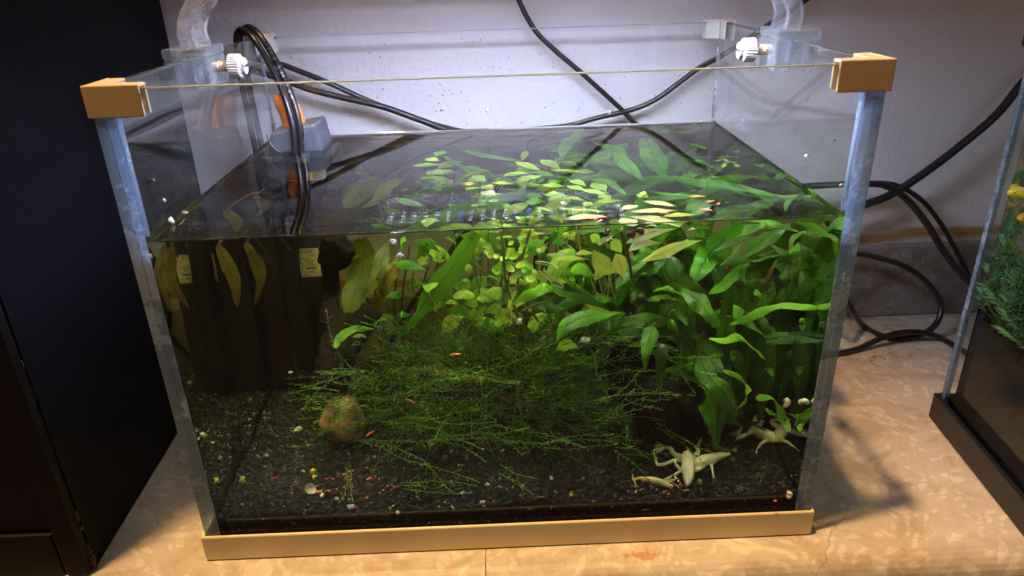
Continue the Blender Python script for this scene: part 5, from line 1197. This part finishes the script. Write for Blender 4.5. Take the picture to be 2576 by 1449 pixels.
for x, y, a, k in ((820,325,.2,1),(375,503,.4,1),(1490,800,.6,0),(1515,790,-.3,0),(1440,800,.1,1),(1500,825,.9,1),(1400,795,.2,1),(2340,618,0,2),(2450,657,.3,1),(2520,676,-.2,3),(2415,728,-.5,0),(2050,755,-.3,1),(1320,738,0,1)):
    p = top(*ZE(x, y), HW-.0002); p.y = max(p.y, .0085); o = bpy.data.objects.new('food_pellet', PM[k]); C.objects.link(o); o.location = p; o.rotation_euler = (0, 0, a)
    tag(o, plab(k, x, y, (1000, 2000), (640, 780), 'of the water surface'), 'pellet', 'orange pellets floating on the surface')

# ------------------------------------------------------------------ second aquarium, at the right edge of the picture
t2 = thing('aquarium', (.319, .112, 0), 'second planted aquarium with black base trim cut off by the right edge', 'aquarium')
t2.rotation_euler = (0, 0, math.radians(-90-5.6+0))
T2L, T2W, T2H = .40, .26, .30
t2m = Matrix.Translation(V((.319, .112, 0))) @ Matrix.Rotation(math.radians(-5.6), 4, 'Z')
t2.rotation_euler = (0, 0, math.radians(-5.6))
def o2(name, bm, m, smooth=False, parent=None):
    me = bpy.data.meshes.new(name); bmesh.ops.recalc_face_normals(bm, faces=bm.faces[:]); bm.to_mesh(me); bm.free(); me.materials.append(m)
    o = bpy.data.objects.new(name, me); C.objects.link(o); o.parent = parent or t2
    if smooth: me.polygons.foreach_set('use_smooth', [True]*len(me.polygons))
    return o
e = .0055   # local frame: x to the right, y toward the wall; tank occupies x 0..W, y -L..0
M['pane2'] = pane_mat('second_tank_glass', ior_f=.01, graze=.3)
o2('side_pane', box(.003, .003+e, -T2L, -.0032, .004, T2H), M['pane2']); o2('back_pane', box(.003+e+.0001, T2W, -.003-e, -.0032, .004, T2H-.0003), M['pane'])
o2('side_pane', box(T2W+.0001, T2W+e, -T2L, -.0032, .004, T2H), M['pane'])
o2('front_pane', box(.003+e+.0001, T2W, -T2L+.0001, -T2L+e, .004, T2H-.0003), M['pane'])
o2('pane_edge', box(.0031, .003+e-.0001, -.0031, -.0024, .004, T2H-.001, .0002), M['edge'])
o2('silicone_seam', box(.0025, .0029, -.0076, -.0033, .004, T2H-.001), M['silicone'])
o2('base_trim', box(-.001, .0022, -T2L, .0012, .0006, .0215, .0012), M['blacktrim']); o2('base_trim', box(.0024, T2W+.008, -.0018, .0014, .0006, .0213, .001), M['blacktrim'])
o2('base_plate', box(.0026, T2W+.004, -T2L, -.0035, .0008, .0035), M['blacktrim'])
o2('corner_clip', box(-.0015, .022, -.022, .0012, T2H-.034, T2H+.004, .002), M['blacktrim'])
wm2 = water_mat('second_tank_water', 2.0, (.55, .8, .6))
wb = water_body('water', .0088, T2W-.0003, -T2L+e+.0004, -.003-e-.0003, .0045, .262, wm2, nx=30, ny=30); wb.matrix_world = t2m
tag(wb, 'clear water inside the second aquarium', 'water', kind='structure')
def bz2(x, y): return .052 + .00*x + .10*np.clip((y+.11)/.11, 0, 1)*.45 + .001*np.sin(x*80)
g2 = gravel('gravel', .0095, T2W-.001, -T2L+.006, -.0095, bz2, 5200, .0014, .0026, 'dark gravel slope inside the second aquarium'); g2.matrix_world = t2m
b2 = bed('substrate', .0098, T2W-.002, -T2L+.007, -.0098, bz2, .006, M['gravel']); b2.matrix_world = t2m; tag(b2, 'dark soil bed of the second aquarium', 'substrate', kind='structure')
for pi_, (bx, by, n, lab) in enumerate(((.03, -.035, 12, 'feathery pinnate plant low in the left of the second tank'), (.055, -.06, 12, 'second feathery plant further inside the second tank'), (.03, -.075, 10, 'feathery plant nearest the camera in the second tank'), (.09, -.03, 12, 'feathery plant at the back of the second tank'))):
    tp = thing('pinnate_plant', t2m @ V((bx, by, .06)), lab, 'plant', 'feathery plants in the second tank'); bpy.context.view_layer.update()
    for k in range(n):
        az = random.uniform(0, 6.28); L_ = random.uniform(.05, .10); d = V((math.cos(az)*.7, math.sin(az)*.7, random.uniform(.25, .9))).normalized()
        st = [V((bx, by, .085))+d*L_*q + V((0, 0, -.012*q*q)) for q in (0, .35, .7, 1)]
        st = [t2m @ V((min(max(q.x, .012), .2), min(max(q.y, -.3), -.011), q.z)) for q in st]
        obj('stalk', tube(st, .0006, 5, 10), M['greenstem'], tp, True)
        pth = crom(st, 13); V_ = []; F_ = []; U_ = []
        for i in range(2, 14):
            tan = (pth[i]-pth[i-1]).normalized(); sd = tan.cross(V((.2, .1, 1))).normalized()
            for s in (-1, 1):
                a = pth[i]; b = a + (sd*s + tan*.6).normalized()*random.uniform(.009, .013); w = tan*.0013; md = (a+b)/2 + V((0, 0, .001)); j = len(V_)
                V_ += [a[:], (md+w)[:], b[:], (md-w)[:]]; F_.append((j, j+1, j+2, j+3)); U_ += [(0.5, .5)]*4
        me = bpy.data.meshes.new('frond'); me.from_pydata(V_, [], F_); ul = me.uv_layers.new(name='UVMap')
        for l in me.loops: ul.data[l.index].uv = U_[l.vertex_index]
        link('frond', me, M['hygrowth'], tp)
gm = thing('leafy_plant', t2m @ V((.06, -.05, .08)), 'tangle of bright leaves filling the top of the second tank', 'plant')
for k in range(70):
    c = V((random.uniform(.014, .16), random.uniform(-.10, -.014), random.uniform(.12, .235))); d = V((random.gauss(0, 1), random.gauss(0, 1), random.gauss(0, .8))).normalized()*random.uniform(.015, .035)
    P = [t2m @ (c-d*.5), t2m @ (c+V((0, 0, .004))), t2m @ (c+d*.5)]
    for q in P: ql = t2m.inverted() @ q; ql.x = max(ql.x, .0115); ql.y = min(ql.y, -.0115); q[:] = (t2m @ ql)[:]
    leaf(P, random.uniform(.004, .011), gm, M[pick(['hygrowth', 'hygrowth', 'bright', 'fern_dark'])], V((0, -.4, 1)), prof='lance', seed=900+k, nseg=8)
def fish(c, L_, yaw, label):
    c = V(c); root = thing('fish', c, label, 'fish', 'yellow fish in the second tank')
    R_ = Matrix.Rotation(yaw, 3, 'Z'); f = lambda x, z, y=0: (c + R_ @ V((x*L_, y*L_, z*L_)))
    def q(x, z, r): return (f(x, z)[:], r*L_)
    b = blob('body', [[q(-.42, .02, .05), q(-.3, .02, .11), q(-.1, .02, .15), q(.1, .01, .13), q(.28, 0, .075), q(.42, 0, .04)]], M['fish'], root, .0006, 3)
    for pts, nm in (([(.40, 0), (.62, .13), (.66, .02), (.62, -.11)], 'tail_fin'), ([(-.05, .15), (.08, .26), (.2, .1)], 'dorsal_fin'), ([(0, -.12), (.1, -.2), (.14, -.1)], 'anal_fin')):
        bm = bmesh.new(); a = [bm.verts.new(f(x, z, .004)) for x, z in pts]; b_ = [bm.verts.new(f(x, z, -.004)) for x, z in pts]; bm.faces.new(a); bm.faces.new(b_[::-1])
        for i in range(len(a)): j = (i+1) % len(a); bm.faces.new((a[i], a[j], b_[j], b_[i]))
        obj(nm, bm, M['fish'], root)
    bm = bmesh.new(); bmesh.ops.create_icosphere(bm, subdivisions=2, radius=.02*L_, matrix=Matrix.Translation(f(-.33, .05, -.10))); obj('eye', bm, M['blackprint'], root, True)
def in2(px, py, dx):      # point inside the second tank behind its left pane
    o_ = t2m.inverted() @ CP; d_ = t2m.inverted().to_3x3() @ ray(px, py); a = o_ + d_*((.0088-o_.x)/d_.x)
    d2 = snell(d_, V((-1, 0, 0)), 1/1.333); return t2m @ (a + d2*(dx/d2.x))
fish(in2(2572, 490, .012), .030, math.radians(-20), 'upper yellow fish behind the left pane of the second tank')
fish(in2(2585, 551, .016), .026, math.radians(-10), 'lower yellow fish behind the left pane of the second tank')
# lamp over the second tank (its light falls on the plants there)
l2p = thing('aquarium_lamp', t2m @ V((.13, -.16, .35)), 'LED lamp above the second aquarium out of the picture', 'lamp')
l2p.rotation_euler = t2.rotation_euler
o = o2('housing', box(-.10, .10, -.13, .13, .0012, .012, .002), M['housing'], parent=l2p)
bm = bmesh.new(); bm.faces.new([bm.verts.new(p) for p in ((-.07, -.12, 0), (.09, -.12, 0), (.09, .12, 0), (-.07, .12, 0))]); o2('diffuser', bm, emit('second_led_panel', (.45, .85, 1.0), 4.5), parent=l2p)
o2('spill_shield', box(-.10, -.097, -.13, .13, -.030, .0010), M['housing'], parent=l2p); o2('spill_shield', box(-.0968, .10, .127, .13, -.030, .0010), M['housing'], parent=l2p)  # deep unseen lips added to keep this lamp's light off the wall
